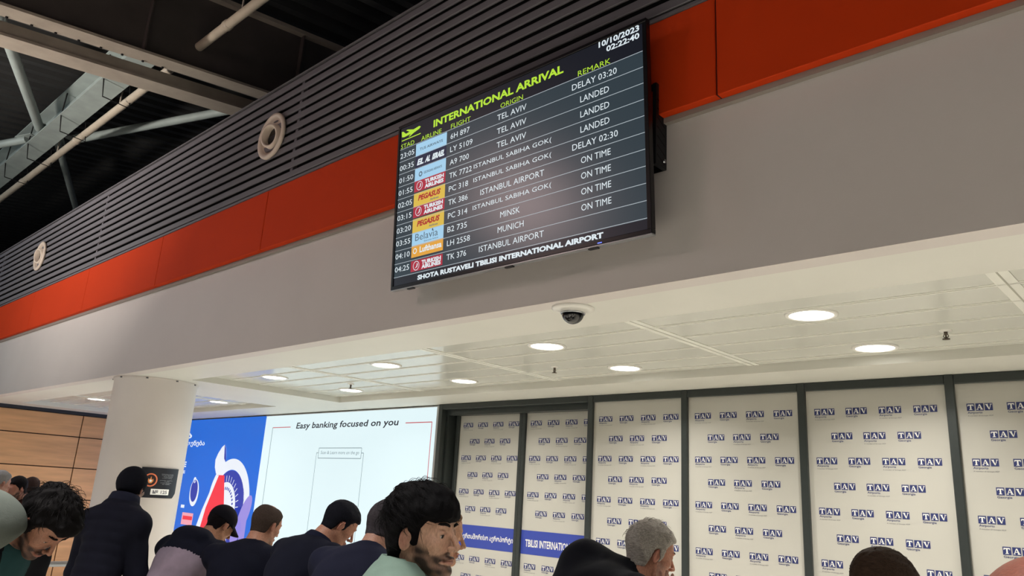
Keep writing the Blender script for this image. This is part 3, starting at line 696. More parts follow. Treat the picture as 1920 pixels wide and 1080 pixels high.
class Vol:
    def __init__(s, lo, hi, step, fine=()):
        s.ax = [axis(lo[d], hi[d], step, [(f[0][d], f[1][d], f[2]) for f in fine]) for d in range(3)]
        s.F = np.full([len(a) for a in s.ax], .08, np.float32)
    def put(s, fn, lo, hi, k=.02, op='u', pad=.05):
        sl = []
        for d in range(3):
            i0 = max(0, np.searchsorted(s.ax[d], lo[d] - pad) - 1); i1 = min(len(s.ax[d]), np.searchsorted(s.ax[d], hi[d] + pad) + 1)
            if i1 <= i0: return
            sl.append(slice(i0, i1))
        P = np.stack(np.meshgrid(*[s.ax[d][sl[d]] for d in range(3)], indexing='ij'), -1)
        v = fn(P).astype(np.float32); sl = tuple(sl)
        s.F[sl] = smin(s.F[sl], v, k) if op == 'u' else (smax(s.F[sl], -v, k) if op == 's' else smax(s.F[sl], v, k))
    def cone(s, a, b, r1, r2, k=.03, op='u'):
        a, b = np.array(a), np.array(b); r = max(r1, r2)
        s.put(lambda P: cone(P, a, b, r1, r2), np.minimum(a, b) - r, np.maximum(a, b) + r, k, op)
    def ell(s, c, r, R=None, k=.03, op='u'):
        m = max(r); c = np.array(c); s.put(lambda P: ell(P, c, r, R), c - m, c + m, k, op)
    def build(s, name, mats, parent, off, mi=None):
        s.F[0] = s.F[-1] = .05; s.F[:, 0] = s.F[:, -1] = .05; s.F[:, :, 0] = s.F[:, :, -1] = .05
        V, Q = net(*s.ax, s.F)
        return mesh_obj(name, V, Q, mats, parent, off, mi)
def mesh_obj(name, V, Q, mats, parent, off=(0, 0, 0), mi=None):
    me = bpy.data.meshes.new(name); me.from_pydata((V - np.asarray(off)).tolist(), [], Q.tolist())
    for m_ in (mats if isinstance(mats, (list, tuple)) else [mats]): me.materials.append(m_)
    me.polygons.foreach_set('use_smooth', [True] * len(me.polygons))
    if mi is not None: me.polygons.foreach_set('material_index', mi(V[Q].mean(1)).astype(int).tolist())
    me.update(); o = bpy.data.objects.new(name, me); COL.objects.link(o); o.parent = parent; return o

# ---- head in its own frame: x forward, y left, z up, origin between the ears at eye level
def skull(P, age=0):
    f = ell(P, (-.014, 0, .032), (.096, .076, .090))
    f = smin(f, ell(P, (.028, 0, .030), (.058, .063, .062)), .02)
    f = smin(f, ell(P, (.026, 0, -.030), (.056, .056, .074)), .025)
    return f
def face(P, full=True):
    f = skull(P); A = P * np.array([1, -1, 1], P.dtype); A = np.where(P[..., 1:2] > 0, P, A)      # mirrored half
    f = smin(f, cone(A, (-.002, .047, -.055), (.060, .016, -.100), .016, .017), .028)
    f = smin(f, ell(P, (.070, 0, -.100), (.017, .020, .015)), .018)
    f = smin(f, ell(A, (.050, .043, -.026), (.026, .018, .016)), .022)
    f = smin(f, ell(A, (.079, .024, .021), (.011, .024, .008)), .014)
    if full:
        f = smax(f, -ell(A, (.097, .032, .000), (.023, .0175, .012)), .010)
        f = smin(f, ell(A, (.0675, .031, -.001), (.0148, .0165, .0125)), .004); f = smin(f, ell(A, (.0705, .031, .0038), (.0142, .0168, .0096)), .003)
    f = smin(f, cone(P, (.086, 0, .008), (.1105, 0, -.036), .0070, .0090), .010)
    f = smin(f, ell(A, (.096, .0135, -.041), (.0115, .0085, .0085)), .006)
    f = smin(f, ell(P, (.083, 0, -.066), (.0125, .023, .0065)), .007)
    f = smin(f, ell(P, (.081, 0, -.0775), (.0125, .020, .0065)), .006)
    if full:
        f = smax(f, -ell(P, (.098, 0, -.0715), (.010, .024, .0016)), .003)
        f = smax(f, -ell(A, (.104, .007, -.047), (.004, .0035, .003)), .002)
    f = smin(f, cone(P, (-.030, 0, -.050), (-.042, 0, -.125), .054, .057), .03)
    Re = np.array(Matrix.Rotation(.25, 3, 'Y') @ Matrix.Rotation(-.35, 3, 'Z'))
    e = ell(A, (-.010, .079, -.012), (.0185, .0075, .032), Re)
    e = smax(e, -ell(A, (-.006, .088, -.008), (.0115, .0085, .020), Re), .004)
    e = smin(e, ell(A, (-.002, .076, -.012), (.008, .006, .010)), .006)
    return smin(f, e, .006)
def scalp(P, front=.066, nape=-.075, temple=.030, burn=-.022, soft=.010):
    """1 where hair grows"""
    x, z = P[..., 0], P[..., 2]
    z0 = np.interp(x, [-.12, -.085, -.045, -.034, -.022, -.004, .004, .018, .030, .052, .075, .11],
                   [nape, nape, nape + .005, -.035, .016, .020, burn, burn + .005, temple - .005, temple + .02, front, front]).astype(P.dtype)
    return sst(z - z0, -soft, soft)

def head_part(name, H, R, res, fn, mats, parent, off, lo=(-.17, -.15, -.19), hi=(.19, .15, .20), keep=None, mi=None):
    """a volume made in head space, placed on the head"""
    ax = [np.arange(lo[d], hi[d], res).astype(np.float32) for d in range(3)]
    P = np.stack(np.meshgrid(*ax, indexing='ij'), -1); F = fn(P).astype(np.float32)
    F[0] = F[-1] = .05; F[:, 0] = F[:, -1] = .05; F[:, :, 0] = F[:, :, -1] = .05
    V, Q = net(*ax, F)
    if keep is not None:
        m = keep(V.astype(np.float32)) > 0; Q = Q[m[Q].all(1)]
        u, inv = np.unique(Q, return_inverse=True); V = V[u]; Q = inv.reshape(Q.shape)
    return mesh_obj(name, V @ np.array(R).T + np.array(H), Q, mats, parent, off, (lambda C: mi((C - np.array(H)) @ np.array(R))) if mi else None)

def locks(mb, n, seed, root_fn, flow, length, lift, r, t):
    """single tapering hairs / locks lying along the head that break the outline"""
    g = random.Random(seed); c = Vector((-.014, 0, .032)); rad = Vector((.096 + t, .076 + t, .090 + t))
    for _ in range(n):
        q = Vector(root_fn(g)); d = Vector(flow(q, g)); L = length * g.uniform(.5, 1.3); up = lift * (g.random() ** 2) * 1.6; pts = []
        for k in range(6):
            e = Vector((q.x - c.x, q.y, q.z - c.z)); e = Vector((e.x / rad.x, e.y / rad.y, e.z / rad.z)).normalized(); s_ = Vector((e.x * rad.x, e.y * rad.y, e.z * rad.z)) + c
            nr = Vector((e.x / rad.x, e.y / rad.y, e.z / rad.z)).normalized()
            pts.append(s_ + nr * (up * math.sin(math.pi * .75 * k / 5) - .002)); dt = (d - nr * d.dot(nr)).normalized(); q = s_ + dt * L / 5
        mb.tube(pts, [r, r, r * .9, r * .75, r * .5, r * .15], 5, cap=False)

SKIN = {}
def skin_mat(h):
    n = 'skin ' + h; new = n not in MATS
    m = mat(n, hx(h), .52, spec=.3, bump=.12, bscale=300, sss=.12)
    if new:                                        # tint holds the colour of lips and of beard hair growing in the skin
        nt = m.node_tree; a = nt.nodes.new('ShaderNodeAttribute'); a.attribute_name = 'tint'; ns = nt.nodes.new('ShaderNodeTexNoise'); ns.inputs['Scale'].default_value = 160
        mr = nt.nodes.new('ShaderNodeMapRange'); mr.inputs['From Min'].default_value = .3; mr.inputs['From Max'].default_value = .7; mr.inputs['To Min'].default_value = .82; mr.inputs['To Max'].default_value = 1.15
        mx = nt.nodes.new('ShaderNodeVectorMath'); mx.operation = 'SCALE'
        nt.links.new(ns.outputs['Fac'], mr.inputs[0]); nt.links.new(a.outputs['Color'], mx.inputs[0]); nt.links.new(mr.outputs[0], mx.inputs['Scale']); nt.links.new(mx.outputs[0], nt.nodes['Principled BSDF'].inputs['Base Color'])
    return m
def tint(o, K, skin, beard=None):
    me = o.data; n = len(me.vertices); V = np.empty(n * 3, np.float32); me.vertices.foreach_get('co', V); V = V.reshape(-1, 3)
    P = ((V + np.array(K['off'], np.float32) - np.array(K['H'], np.float32)) @ np.linalg.inv(K['R']).astype(np.float32).T).astype(np.float32)
    col = np.tile(np.array(hx(skin), np.float32), (n, 1)); near = (np.abs(P) < .2).all(1)
    y = np.abs(P[:, 1]); lips = sst(1 - np.hypot(y / .026, (P[:, 2] + .0715) / .014), 0, .35) * (P[:, 0] > .06) * near
    ears = sst(y, .072, .085) * near * (P[:, 0] < .03) * .35
    red = np.array(hx('8f4a44'), np.float32)
    for m_ in (lips * .5, ears): col = col * (1 - m_[:, None]) + red * m_[:, None]
    if beard:
        m_ = beard_reg(P, *beard[1:3]) * near; m_ = np.clip(m_ * (.8 + wob(P, 180, 5, .25)), 0, .95)[:, None]; col = col * (1 - m_) + np.array(hx(beard[0]), np.float32) * m_
    a = me.color_attributes.new('tint', 'FLOAT_COLOR', 'POINT'); a.data.foreach_set('color', np.concatenate([col, np.ones((n, 1), np.float32)], 1).ravel())
def cloth(h, weave=350, rough=.85): return mat('cloth ' + h, hx(h), rough, spec=.10, noise=.10, nscale=14, bump=.25, bscale=weave)
def hair_mat(h, st=(1, 6, 6)): return mat('hair ' + h, hx(h), .7, spec=.07, noise=.35, nscale=45, stretch=st, bump=.6, bscale=90)

def uray(px, py):
    """horizontal direction, side direction and rise of the sight line through a point of the photo"""
    d = RT * ((px - 960) / FPX) - UP * ((py - 540) / FPX) + FW
    h = math.hypot(d.x, d.y); return Vector((d.x / h, d.y / h, 0)), Vector((d.y / h, -d.x / h, 0)), d.z / h

def person(label, head, turn, pitch=0, roll=0, body=0, lean=5, curl=6, top='5a5a60', pants='20222a', shoes='17171a', skin='b98a70', hair=None, bulk=1.0, arms='hang', bare=False, res=None,
           collar=None, neck_fwd=.02, shift=0, extra=None, head_extra=None, stretch=(.96, .96, .96), sleeves=True, topname='shirt', quilt=False, top2=None, group=None, hairname='hair', neckdrop=0, skin_hand=None, beard=None, drop=.062):
    """head = (photo x, photo y, distance in metres); turn / body: 0 looks away from the camera, 90 to the right of the photo"""
    px, py, dist = head
    v, r_, rise = uray(px, py)
    Hc = v * dist + Vector((0, 0, CAM_Z + rise * dist))
    def facing(a): a = math.radians(a); return v * math.cos(a) + r_ * math.sin(a)
    fh = facing(turn); up = Vector((0, 0, 1)); left = up.cross(fh)
    Rh = Matrix((fh, left, up)).transposed() @ Matrix.Rotation(math.radians(roll), 3, 'X') @ Matrix.Rotation(math.radians(pitch), 3, 'Y')
    S = Matrix.Diagonal(stretch); res = res or min(.010, max(.0026, dist * .0014))
    fb = facing(body); lb = up.cross(fb)
    def tdir(deg): a = math.radians(deg); return fb * math.sin(a) + up * math.cos(a)
    u1 = tdir(lean + curl); hup = Rh @ Vector((0, 0, 1))
    J = Hc + Rh @ Vector((-.036, 0, -.085))
    N = J - (u1 * .6 + hup * .4).normalized() * (.075 + neckdrop) - fb * neck_fwd + lb * shift
    C = N - u1 * .17 - fb * .01; W = C - tdir(lean) * .20; Pv = W - tdir(lean * .6) * .15
    if Pv.z < .80: Pv.z = .80
    root = tag(empty('person', (Pv.x, Pv.y, 0)), label, 'person', group); off = root.location
    wl = .175 * bulk
    sh = [N - u1 * drop + lb * wl * s - fb * .005 for s in (1, -1)]
    ARM = {'hang': ((-.02, .05, -.28), (.06, .06, -.52)), 'rail': ((.16, .07, -.23), (.40, .02, -.30)), 'phone': ((.03, .05, -.28), (.22, -.04, -.22)), 'front': ((.02, .05, -.29), (.20, -.05, -.44))}
    el, wr = [], []
    for i, s in enumerate((1, -1)):
        a = arms[i] if isinstance(arms, (list, tuple)) else arms
        E_, W_ = ARM[a] if isinstance(a, str) else a
        f_ = lambda q: Vector(q) if isinstance(q, Vector) else sh[i] + fb * q[0] + lb * s * q[1] + up * q[2]
        el.append(f_(E_)); wr.append(f_(W_))
        if a == 'rail': wr[i].z = max(wr[i].z, .95)
        if isinstance(W_, Vector): wr[i] = W_
    hipj = [Pv + lb * .09 * s - up * .04 for s in (1, -1)]
    ank = [Vector((Pv.x, Pv.y, .085)) + lb * .10 * s + fb * (.0) for s in (1, -1)]
    kn = [(hipj[i] + ank[i]) / 2 + fb * .03 for i in (0, 1)]
    pts = [Hc, N, C, W, Pv] + sh + el + wr + ank
    lo = np.array([min(p[d] for p in pts) - .24 for d in range(3)]); hi = np.array([max(p[d] for p in pts) + .24 for d in range(3)]); lo[2] = -.02
    Rn = np.array(Rh @ S); Hn = np.array(Hc)
    RB = np.array(Matrix((fb, lb, up)).transposed())
    def rotb(u): f2 = lb.cross(u); return np.array(Matrix((f2, lb, u)).transposed())
    def torso(V, g, kk=.05):
        V.ell(C + u1 * .02, (.112 * bulk + g, .160 * bulk + g, .17 + g), rotb(u1), kk)
        V.ell(W, (.108 * bulk + g, .142 * bulk + g, .16 + g), rotb(tdir(lean)), kk)
        V.ell(Pv, (.115 * bulk + g, .155 * bulk + g, .13 + g), rotb(tdir(lean * .6)), kk)
        for i in (0, 1):
            V.cone(N - u1 * .045, sh[i], .052 + g, .055 + g, kk); V.cone(C + u1 * .09, sh[i], .07 + g, .055 + g, kk)
            V.cone(N + u1 * .01, N - u1 * .03 + (sh[i] - N) * .6, .045 + g * .6, .045 + g, kk)
    def arm(V, i, g, e=1.0, kk=.03):
        V.cone(sh[i], el[i], .055 + g, .043 + g, kk)
        V.cone(el[i], el[i] + (wr[i] - el[i]) * e, .042 + g, .030 + g * .8, kk)
    def leg(V, i, g):
        V.cone(hipj[i], kn[i], .088 + g, .058 + g, .05); V.cone(kn[i], ank[i], .057 + g, .040 + g * 1.3, .03)
    # ---- skin: one continuous body
    hb = .20
    hands = []
    for i in (0, 1): hands.append((np.array(wr[i]) - .13, np.array(wr[i]) + .13, .0075))
    V = Vol(lo, hi, .018, [(Hn - hb, Hn + hb, res)] + hands)
    torso(V, -.012)
    V.cone(N - u1 * .02, J, .058, .054, .03)
    for i in (0, 1):
        arm(V, i, -.004); leg(V, i, -.010)
        ft = ank[i] - up * .045; V.cone(ft - fb * .04, ft + fb * .13, .038, .028, .03); V.cone(ank[i], ft, .04, .04, .03)
        s = (1, -1)[i]; fd = (wr[i] - el[i]).normalized(); sd = (fd.cross(up) if abs(fd.z) < .9 else lb).normalized(); nd = sd.cross(fd)
        hspec = skin_hand[i] if skin_hand else None
        if hspec: fd, sd, nd, curlf = hspec
        else: curlf = .5
        pc = wr[i] + fd * .05; V.ell(pc, (.048, .040, .016), np.array(Matrix((fd, sd, nd)).transposed()), .012)
        V.cone(wr[i] - fd * .01, pc, .026, .022, .012)
        for q in range(4):
            b0 = wr[i] + fd * .085 + sd * (.029 - .0195 * q); L = (.038, .044, .041, .031)[q]; spread = sd * (.10 - .07 * q)
            d1 = (fd * math.cos(curlf * .6) - nd * math.sin(curlf * .6) + spread).normalized(); d2 = (fd * math.cos(curlf * 1.6) - nd * math.sin(curlf * 1.6) + spread).normalized()
            b1 = b0 + d1 * L; b2 = b1 + d2 * L * .75
            V.cone(b0 - d1 * .015, b1, .0092, .0082, .004); V.cone(b1, b2, .0082, .0068, .003)
        t0 = wr[i] + fd * .025 + sd * .030 * 1; t1 = t0 + (fd * .6 + sd * .7 - nd * .35).normalized() * .038; t2 = t1 + (fd * .85 + sd * .3 - nd * .4).normalized() * .030
        V.cone(t0, t1, .013, .0105, .008); V.cone(t1, t2, .010, .008, .004)
    Ri = np.linalg.inv(Rn).astype(np.float32)
    toh = lambda P: (P - Hn.astype(np.float32)) @ Ri.T
    V.put(lambda P: face(toh(P)), Hn - .19, Hn + .19, .025, pad=.0)
    body_o = V.build('body', skin_mat(skin), root, off)
    # ---- clothes
    g = .016 if not quilt else .030
    T_ = Vol(lo, hi, .012); torso(T_, g)
    for i in (0, 1):
        if sleeves is True: arm(T_, i, .014 if not quilt else .022, .97)
        else:
            e_ = sh[i] + (el[i] - sh[i]) * .72; T_.cone(sh[i], e_, .062, .060, .03)
    if extra: extra(T_, dict(N=N, C=C, W=W, Pv=Pv, u1=u1, fb=fb, lb=lb, up=up, sh=sh, el=el, wr=wr, H=Hc, R=Rh))
    # open neck and a flat hem
    T_.cone(N + u1 * .05, N + (J - N) * 1.2 + u1 * .05, .060, .075, .01, 's')
    X = np.stack(np.meshgrid(*T_.ax, indexing='ij'), -1)
    seed = int(px * 7 + py)
    if quilt:
        h_ = ((X - np.array(N, np.float32)) @ np.array(-u1, np.float32))
        lat = np.abs((X - np.array(N, np.float32)) @ np.array(lb, np.float32))
        T_.F += ((.009 * (np.abs(np.sin(h_ * math.pi / .062)) ** .6 - .8)) * -1 * (lat < wl - .01)).astype(np.float32) + wob(X, 26, seed, .004)
    else: T_.F += wob(X, 22, seed, .0055) + wob(X, 55, seed + 1, .0018)
    tm = [cloth(top)] + ([cloth(top2[0])] if top2 else [])
    mi = (lambda Cc: top2[1](Cc, dict(N=np.array(N), u1=np.array(u1), lb=np.array(lb), fb=np.array(fb), C=np.array(C)))) if top2 else None
    shirt = T_.build(topname, tm, root, off, mi)
    Lg = Vol(np.array([Pv.x - .35, Pv.y - .35, .0]), np.array([Pv.x + .35, Pv.y + .35, Pv.z + .2]), .014)
    Lg.ell(Pv, (.118 * bulk + .012, .158 * bulk + .012, .12), rotb(tdir(lean * .6)), .05)
    for i in (0, 1): leg(Lg, i, .012)
    Lg.F += wob(np.stack(np.meshgrid(*Lg.ax, indexing='ij'), -1), 24, seed + 3, .005)
    Lg.build('trousers', cloth(pants), root, off)
    for i in (0, 1):
        q = Vol(np.array(ank[i]) - .25, np.array(ank[i]) + .25, .009); q.ax[2] = q.ax[2]
        ft = ank[i] - up * .045; q.cone(ft - fb * .045, ft + fb * .14, .046, .036, .03); q.cone(ank[i] + up * .01, ft, .050, .046, .03)
        Xz = q.ax[2][None, None, :]; q.F = np.maximum(q.F, (.002 - Xz).astype(np.float32) + 0 * q.F)
        q.build('shoe', mat('shoe ' + shoes, hx(shoes), .5), root, off)
    if collar:
        mb = MB(); tilt = (u1 * .8 + hup * .2).normalized(); fx = (fb - tilt * fb.dot(tilt)).normalized(); ly = tilt.cross(fx); cen = N + tilt * .022 + fx * .006
        nn = 40; prof = ((.074, -.016), (.072, .012), (.070, .034), (.076, .037), (.084, .020), (.092, -.010), (.088, -.018)) if collar[1] == 'shirt' else ((.070, -.02), (.068, .006), (.072, .014), (.080, .008), (.086, -.02))
        if collar[1] == 'high': prof = ((.078, -.02), (.076, .03), (.078, .058), (.088, .060), (.096, .03), (.100, -.03))
        vv, ff = [], []
        for (rr, h_) in prof:
            for k in range(nn):
                a = 2 * math.pi * k / nn; dip = -.030 * max(0, math.cos(a)) ** 2
                vv.append(cen + fx * (rr * 1.0 * math.cos(a)) + ly * rr * .98 * math.sin(a) + tilt * (h_ + dip) - Vector(off))
        for i in range(len(prof) - 1):
            for k in range(nn): ff.append((i * nn + k, i * nn + (k + 1) % nn, (i + 1) * nn + (k + 1) % nn, (i + 1) * nn + k))
        mb.add(vv, ff, 0, True); c_o = mb.build('collar', cloth(collar[0]), shirt)
    K = dict(H=Hc, R=Rn, res=res, root=root, off=off, N=N, fb=fb, lb=lb, up=up, u1=u1, v=v, r=r_)
    tint(body_o, K, skin, beard)
    if hair: hair_cap(K, **hair)
    if head_extra: head_extra(K)
    return root

def hair_cap(K, color, t=.012, tside=None, front=.066, nape=-.075, temple=.03, burn=-.022, lock=.002, lf=90, fringe=None, n=0, llen=.05, lift=.012, name='hair', seed=1, soft=.010, thin=None, lr=.0011, fmax=.03, flow=None, blobs=()):
    tside = t * .6 if tside is None else tside
    def m_(P):
        m = scalp(P, front, nape, temple, burn, soft)
        if thin is not None: m = m * (1 - thin(P))
        return m
    def fn(P):
        q = P.copy(); f = skull(q); f = smin(f, cone(P, (-.030, 0, -.050), (-.042, 0, -.125), .054, .057), .03)
        T = tside + (t - tside) * sst(P[..., 2], .02, .09)
        d = wob(P * np.array([1, 1.4, .7], P.dtype), lf, seed, lock) + wob(P, lf * 2.3, seed + 5, lock * .5)
        f = f - (T + .004 + d) * m_(P) + .004
        for (c, r) in blobs: f = smin(f, ell(P, c, r) + d * 1.2, .016)
        return f
    res = K['res']
    o = head_part(name, K['H'], K['R'], res, fn, hair_mat(color), K['root'], K['off'], keep=lambda P: np.maximum(m_(P), max([0] + [1 * 0 for _ in blobs])) - .05 if not blobs else np.maximum(m_(P) - .05, np.max([.012 - ell(P, c, r) for (c, r) in blobs], 0)))
    if n:
        mb = MB()
        def rootf(g):
            while True:
                z = g.uniform(-.02, 1); a = g.uniform(0, 6.283); s = math.sqrt(max(0, 1 - z * z)); p = Vector((-.014 + .096 * s * math.cos(a), .076 * s * math.sin(a), .032 + .090 * z))
                if p.x < fmax:
                    return p + Vector((p.x + .014, p.y, p.z - .03)).normalized() * t * .8
        fl = flow or (lambda p, g: Vector((.7 + g.uniform(-.7, .5), (.5 if p.y > 0 else -.5) * g.random() + g.uniform(-.3, .3), -.45 + g.uniform(-.4, .3))))
        locks(mb, n, seed, rootf, fl, llen, lift, lr, t * .9)
        Rm = Matrix([list(r) for r in K['R']]); mb.v = [tuple(Rm @ Vector(p) + K['H'] - Vector(K['off'])) for p in mb.v]
        mb.build('loose_strands', hair_mat(color), o)
    return o
def on_face(K, name, color, region, t=.003, sink=.002, noise=.001, lf=350, rough=.6, parent=None, seed=3, res=None):
    def fn(P): return face(P) - ((t + sink + wob(P, lf, seed, noise)) * region(P) - sink)
    return head_part(name, K['H'], K['R'], res or K['res'], fn, hair_mat(color, (3, 3, 1)), K['root'], K['off'], keep=lambda P: region(P) - .06)
def beard_reg(P, full=1.0, stache=1.0, top=-.026):
    x, z = P[..., 0], P[..., 2]; y = np.abs(P[..., 1])
    side = sst(top + .55 * np.maximum(0, .03 - x) - z - .35 * np.maximum(0, x - .03), -.012, .022)            # cheek line falls to the mouth corner
    lip = 1 - sst(.030 - np.sqrt(((y) / 1.0) ** 2 + ((z + .0715) * 2.4) ** 2), -.003, .003) * (x > .05)
    chin = sst(-.056 - z, -.004, .006) * (x > .05) + (x <= .05)
    ear = sst(x - .004, -.008, .012)
    low = sst(z + .135, 0, .02)
    mo = sst(.009 - np.abs(z + .056 + y * .35), -.004, .003) * sst(.032 - y, -.004, .004) * (x > .06)
    return np.clip(np.maximum(side * lip * chin * ear * low * full, mo * stache), 0, 1)
def brow_reg(P, z0=.020):
    x, z = P[..., 0], P[..., 2]; y = np.abs(P[..., 1]); c = z0 + .006 * np.sin(np.clip((y - .010) / .045, 0, 1) * 2.6)
    return sst(.0040 - np.abs(z - c) - .05 * np.maximum(0, y - .03), -.002, .002) * sst(y, .008, .013) * sst(.052 - y, 0, .008) * (x > .04)
def eyes(K, iris='2a1a10'):
    R = Matrix([list(r) for r in K['R']])
    for s in (1, -1):
        mb = MB(); n = 20; prof = [(math.sin(math.radians(a)) * .0128, math.cos(math.radians(a)) * .0128) for a in range(0, 181, 9)]
        for k, q in enumerate(prof[:-1]): mb.lathe([prof[k], prof[k + 1]], n=n, mi=(2 if k < 2 else 1 if k < 3 else 0), axis='x')
        look = Matrix.Rotation(math.radians(22), 3, 'Y')
        c = Vector((.0698, .031 * s, -.0030))
        mb.v = [tuple(R @ (c + look @ Vector(p)) + K['H'] - Vector(K['off'])) for p in mb.v]
        lm = MB(); pts = [R @ Vector((.0728 + .0142 * math.sqrt(max(0, .42 - (d_ / .0168) ** 2)), (.031 + d_) * s, -.0032 - .3 * abs(d_) ** 1.3 * .4)) + K['H'] - Vector(K['off']) for d_ in [(-.0105 + .0021 * q) for q in range(11)]]
        lm.tube(pts, [.0006, .0012, .0015, .0016, .0016, .0016, .0016, .0016, .0015, .0013, .0007], 6); lm.build('eyelashes', mat('lash', hx('0c0908'), .7), K['root'])
        mb.build('eye', [mat('eye white', hx('a39a94'), .25), mat('iris ' + iris, hx(iris), .15), mat('pupil', (.005, .005, .005), .1)], K['root'])
# ---------------------------------------------------------------- the crowd
GRP = None
# man in the mint shirt, nearest
def mint_head(K):
    on_face(K, 'eyebrows', '120e0d', brow_reg, .0030, .002, .0004); eyes(K)
person('young bearded man with thick black hair and pale mint collared shirt', (795, 1001, 2.2), 122, pitch=-4, roll=0, body=85, lean=4, curl=8, neckdrop=-.035, top='687b71', skin='b48d77', bulk=1.0, arms='front', collar=('687b71', 'shirt'), beard=('17100e', 1.0, 1.0), res=.0026,
       hair=dict(color='09080a', t=.027, tside=.013, front=.034, nape=-.105, temple=.020, burn=-.030, lock=.0045, lf=85, n=520, llen=.05, lift=.012, seed=4, lr=.0008, blobs=(((.060, 0, .054), (.036, .059, .026)), ((-.072, 0, -.02), (.040, .058, .075)), ((.02, 0, .108), (.066, .055, .024)))),
       head_extra=mint_head)
# bowed man at the left
def left_head(K):
    on_face(K, 'eyebrows', '120d0c', brow_reg, .003, .002, .0008); eyes(K)
    # grey hood bunched behind the neck
    R = Matrix((K['v'], -K['r'], K['up'])).transposed()
    V = Vol(np.array(K['H']) - .40, np.array(K['H']) + .40, .0085)
    def at(u, w, a): return np.array(K['H'] + K['r'] * u + K['v'] * a + K['up'] * w)
    V.ell(at(-.190, -.016, -.07), (.12, .135, .130), np.array(R), .03); V.ell(at(-.21, -.09, .03), (.12, .12, .09), np.array(R), .03)
    nrm = np.array(K['r'] * .66 - K['up'] * .75); c = at(-.128, -.088, 0)
    V.F = smax(V.F, ((np.stack(np.meshgrid(*V.ax, indexing='ij'), -1) - c) @ nrm - .0).astype(np.float32), .012)
    V.F += wob(np.stack(np.meshgrid(*V.ax, indexing='ij'), -1), 28, 9, .003)
    V.build('hood', cloth('565b56', 220), K['root'], K['off'])
def dark_open(C, k):
    lat = np.abs((C - k['N']) @ k['lb']); fr = (C - k['N']) @ k['fb']; return ((lat > .075) | (fr < .02)).astype(int)
person('man bowing his head, curly black hair and moustache, dark jacket over teal shirt', (86, 980, 3.3), 132, pitch=50, roll=0, body=125, lean=8, curl=22, beard=('17100f', 1.0, 1.0), top='2c4a4c', top2=('15151a', dark_open), skin='8c624e', arms='phone', collar=('24403f', 'tee'),
       hair=dict(color='0c0a0b', t=.018, tside=.018, front=.052, nape=-.085, temple=.025, burn=-.045, lock=.006, lf=85, n=420, llen=.045, lift=.018, lr=.001, seed=8, blobs=(((.075, 0, .075), (.042, .055, .034)),)), head_extra=left_head)
# knit cap and quilted jacket beside the column
def beanie(color, z=.0):
    def f(K):
        def fn(P):
            s = ell(P, (-.014, 0, .034), (.110, .090, .106)); s = smax(s, (-.045 + z - P[..., 2]) + .55 * P[..., 0], .008)
            s = s - .0015 * np.abs(np.sin(np.arctan2(P[..., 1], P[..., 0] + .014) * 30))
            return s
        head_part('knit_cap', K['H'], K['R'], K['res'], fn, cloth(color, 160), K['root'], K['off'])
    return f
person('man seen from behind in a black knit cap and quilted black jacket', (247, 915, 5.6), 30, pitch=8, body=30, lean=16, curl=6, neckdrop=-.03, top='13141f', quilt=True, topname='quilted_jacket', skin='9a7866', bulk=.80, drop=.105, arms='front', collar=('1d1f2e', 'high'),
       hair=None, head_extra=beanie('101119'))
# black cap, two-tone hooded jacket
def cap(K):
    def fn(P):
        s = ell(P, (-.012, 0, .040), (.106, .086, .096)); s = smax(s, .012 - P[..., 2] - .10 * (P[..., 0]), .006)
        return s
    cap_o = head_part('baseball_cap', K['H'], K['R'], K['res'], fn, cloth('14131a', 260), K['root'], K['off'], hi=(.23, .15, .20))
    mb = MB(); nu, nv = 18, 7; vv = []
    for side in (0, 1):
        for i in range(nu + 1):
            a = math.radians(-72 + 144 * i / nu)
            for j in range(nv + 1):
                q = j / nv; x0, y0 = -.012 + .104 * math.cos(a), .084 * math.sin(a); L = .072 * math.cos(a) ** .7
                x, y = x0 + L * q, y0 * (1 + .02 * q); vv.append((x, y, .030 - .10 * x * .3 - .35 * L * q - 3.2 * y * y * q + (.004 if side else 0)))
    w = nv + 1; n1 = (nu + 1) * w; ff = []
    for i in range(nu):
        for j in range(nv):
            b_ = i * w + j; ff += [(b_, b_ + w, b_ + w + 1, b_ + 1), (n1 + b_, n1 + b_ + 1, n1 + b_ + w + 1, n1 + b_ + w)]
        b_ = i * w + nv; ff.append((b_, b_ + w, n1 + b_ + w, n1 + b_))
    Rm = Matrix([list(r) for r in K['R']]); mb.add([tuple(Rm @ Vector(p) + K['H'] - Vector(K['off'])) for p in vv], ff, 0, True); mb.build('visor', cloth('14131a', 260), cap_o)
def two(C, k):
    return (((C - k['N']) @ (-k['u1']) > .165) & (np.abs((C - k['N']) @ k['lb']) < .21)).astype(int)
def hood(V, k):
    V.ell(k['N'] - k['fb'] * .075 + k['up'] * .045, (.095, .145, .070), np.array(Matrix((k['fb'], k['lb'], k['up'])).transposed()), .03)
    V.ell(k['N'] - k['fb'] * .150 - k['up'] * .010, (.060, .120, .055), np.array(Matrix((k['fb'], k['lb'], k['up'])).transposed()), .02)
person('man in a black baseball cap and navy hooded jacket with mauve grey back', (414, 985, 5.6), 55, pitch=30, body=42, lean=30, curl=16, top='10121f', top2=('857886', two), topname='hooded_jacket', skin='a8795f', bulk=1.12, arms='rail',
       extra=hood, hair=dict(color='171316', t=.006, front=.066, seed=3), head_extra=cap)
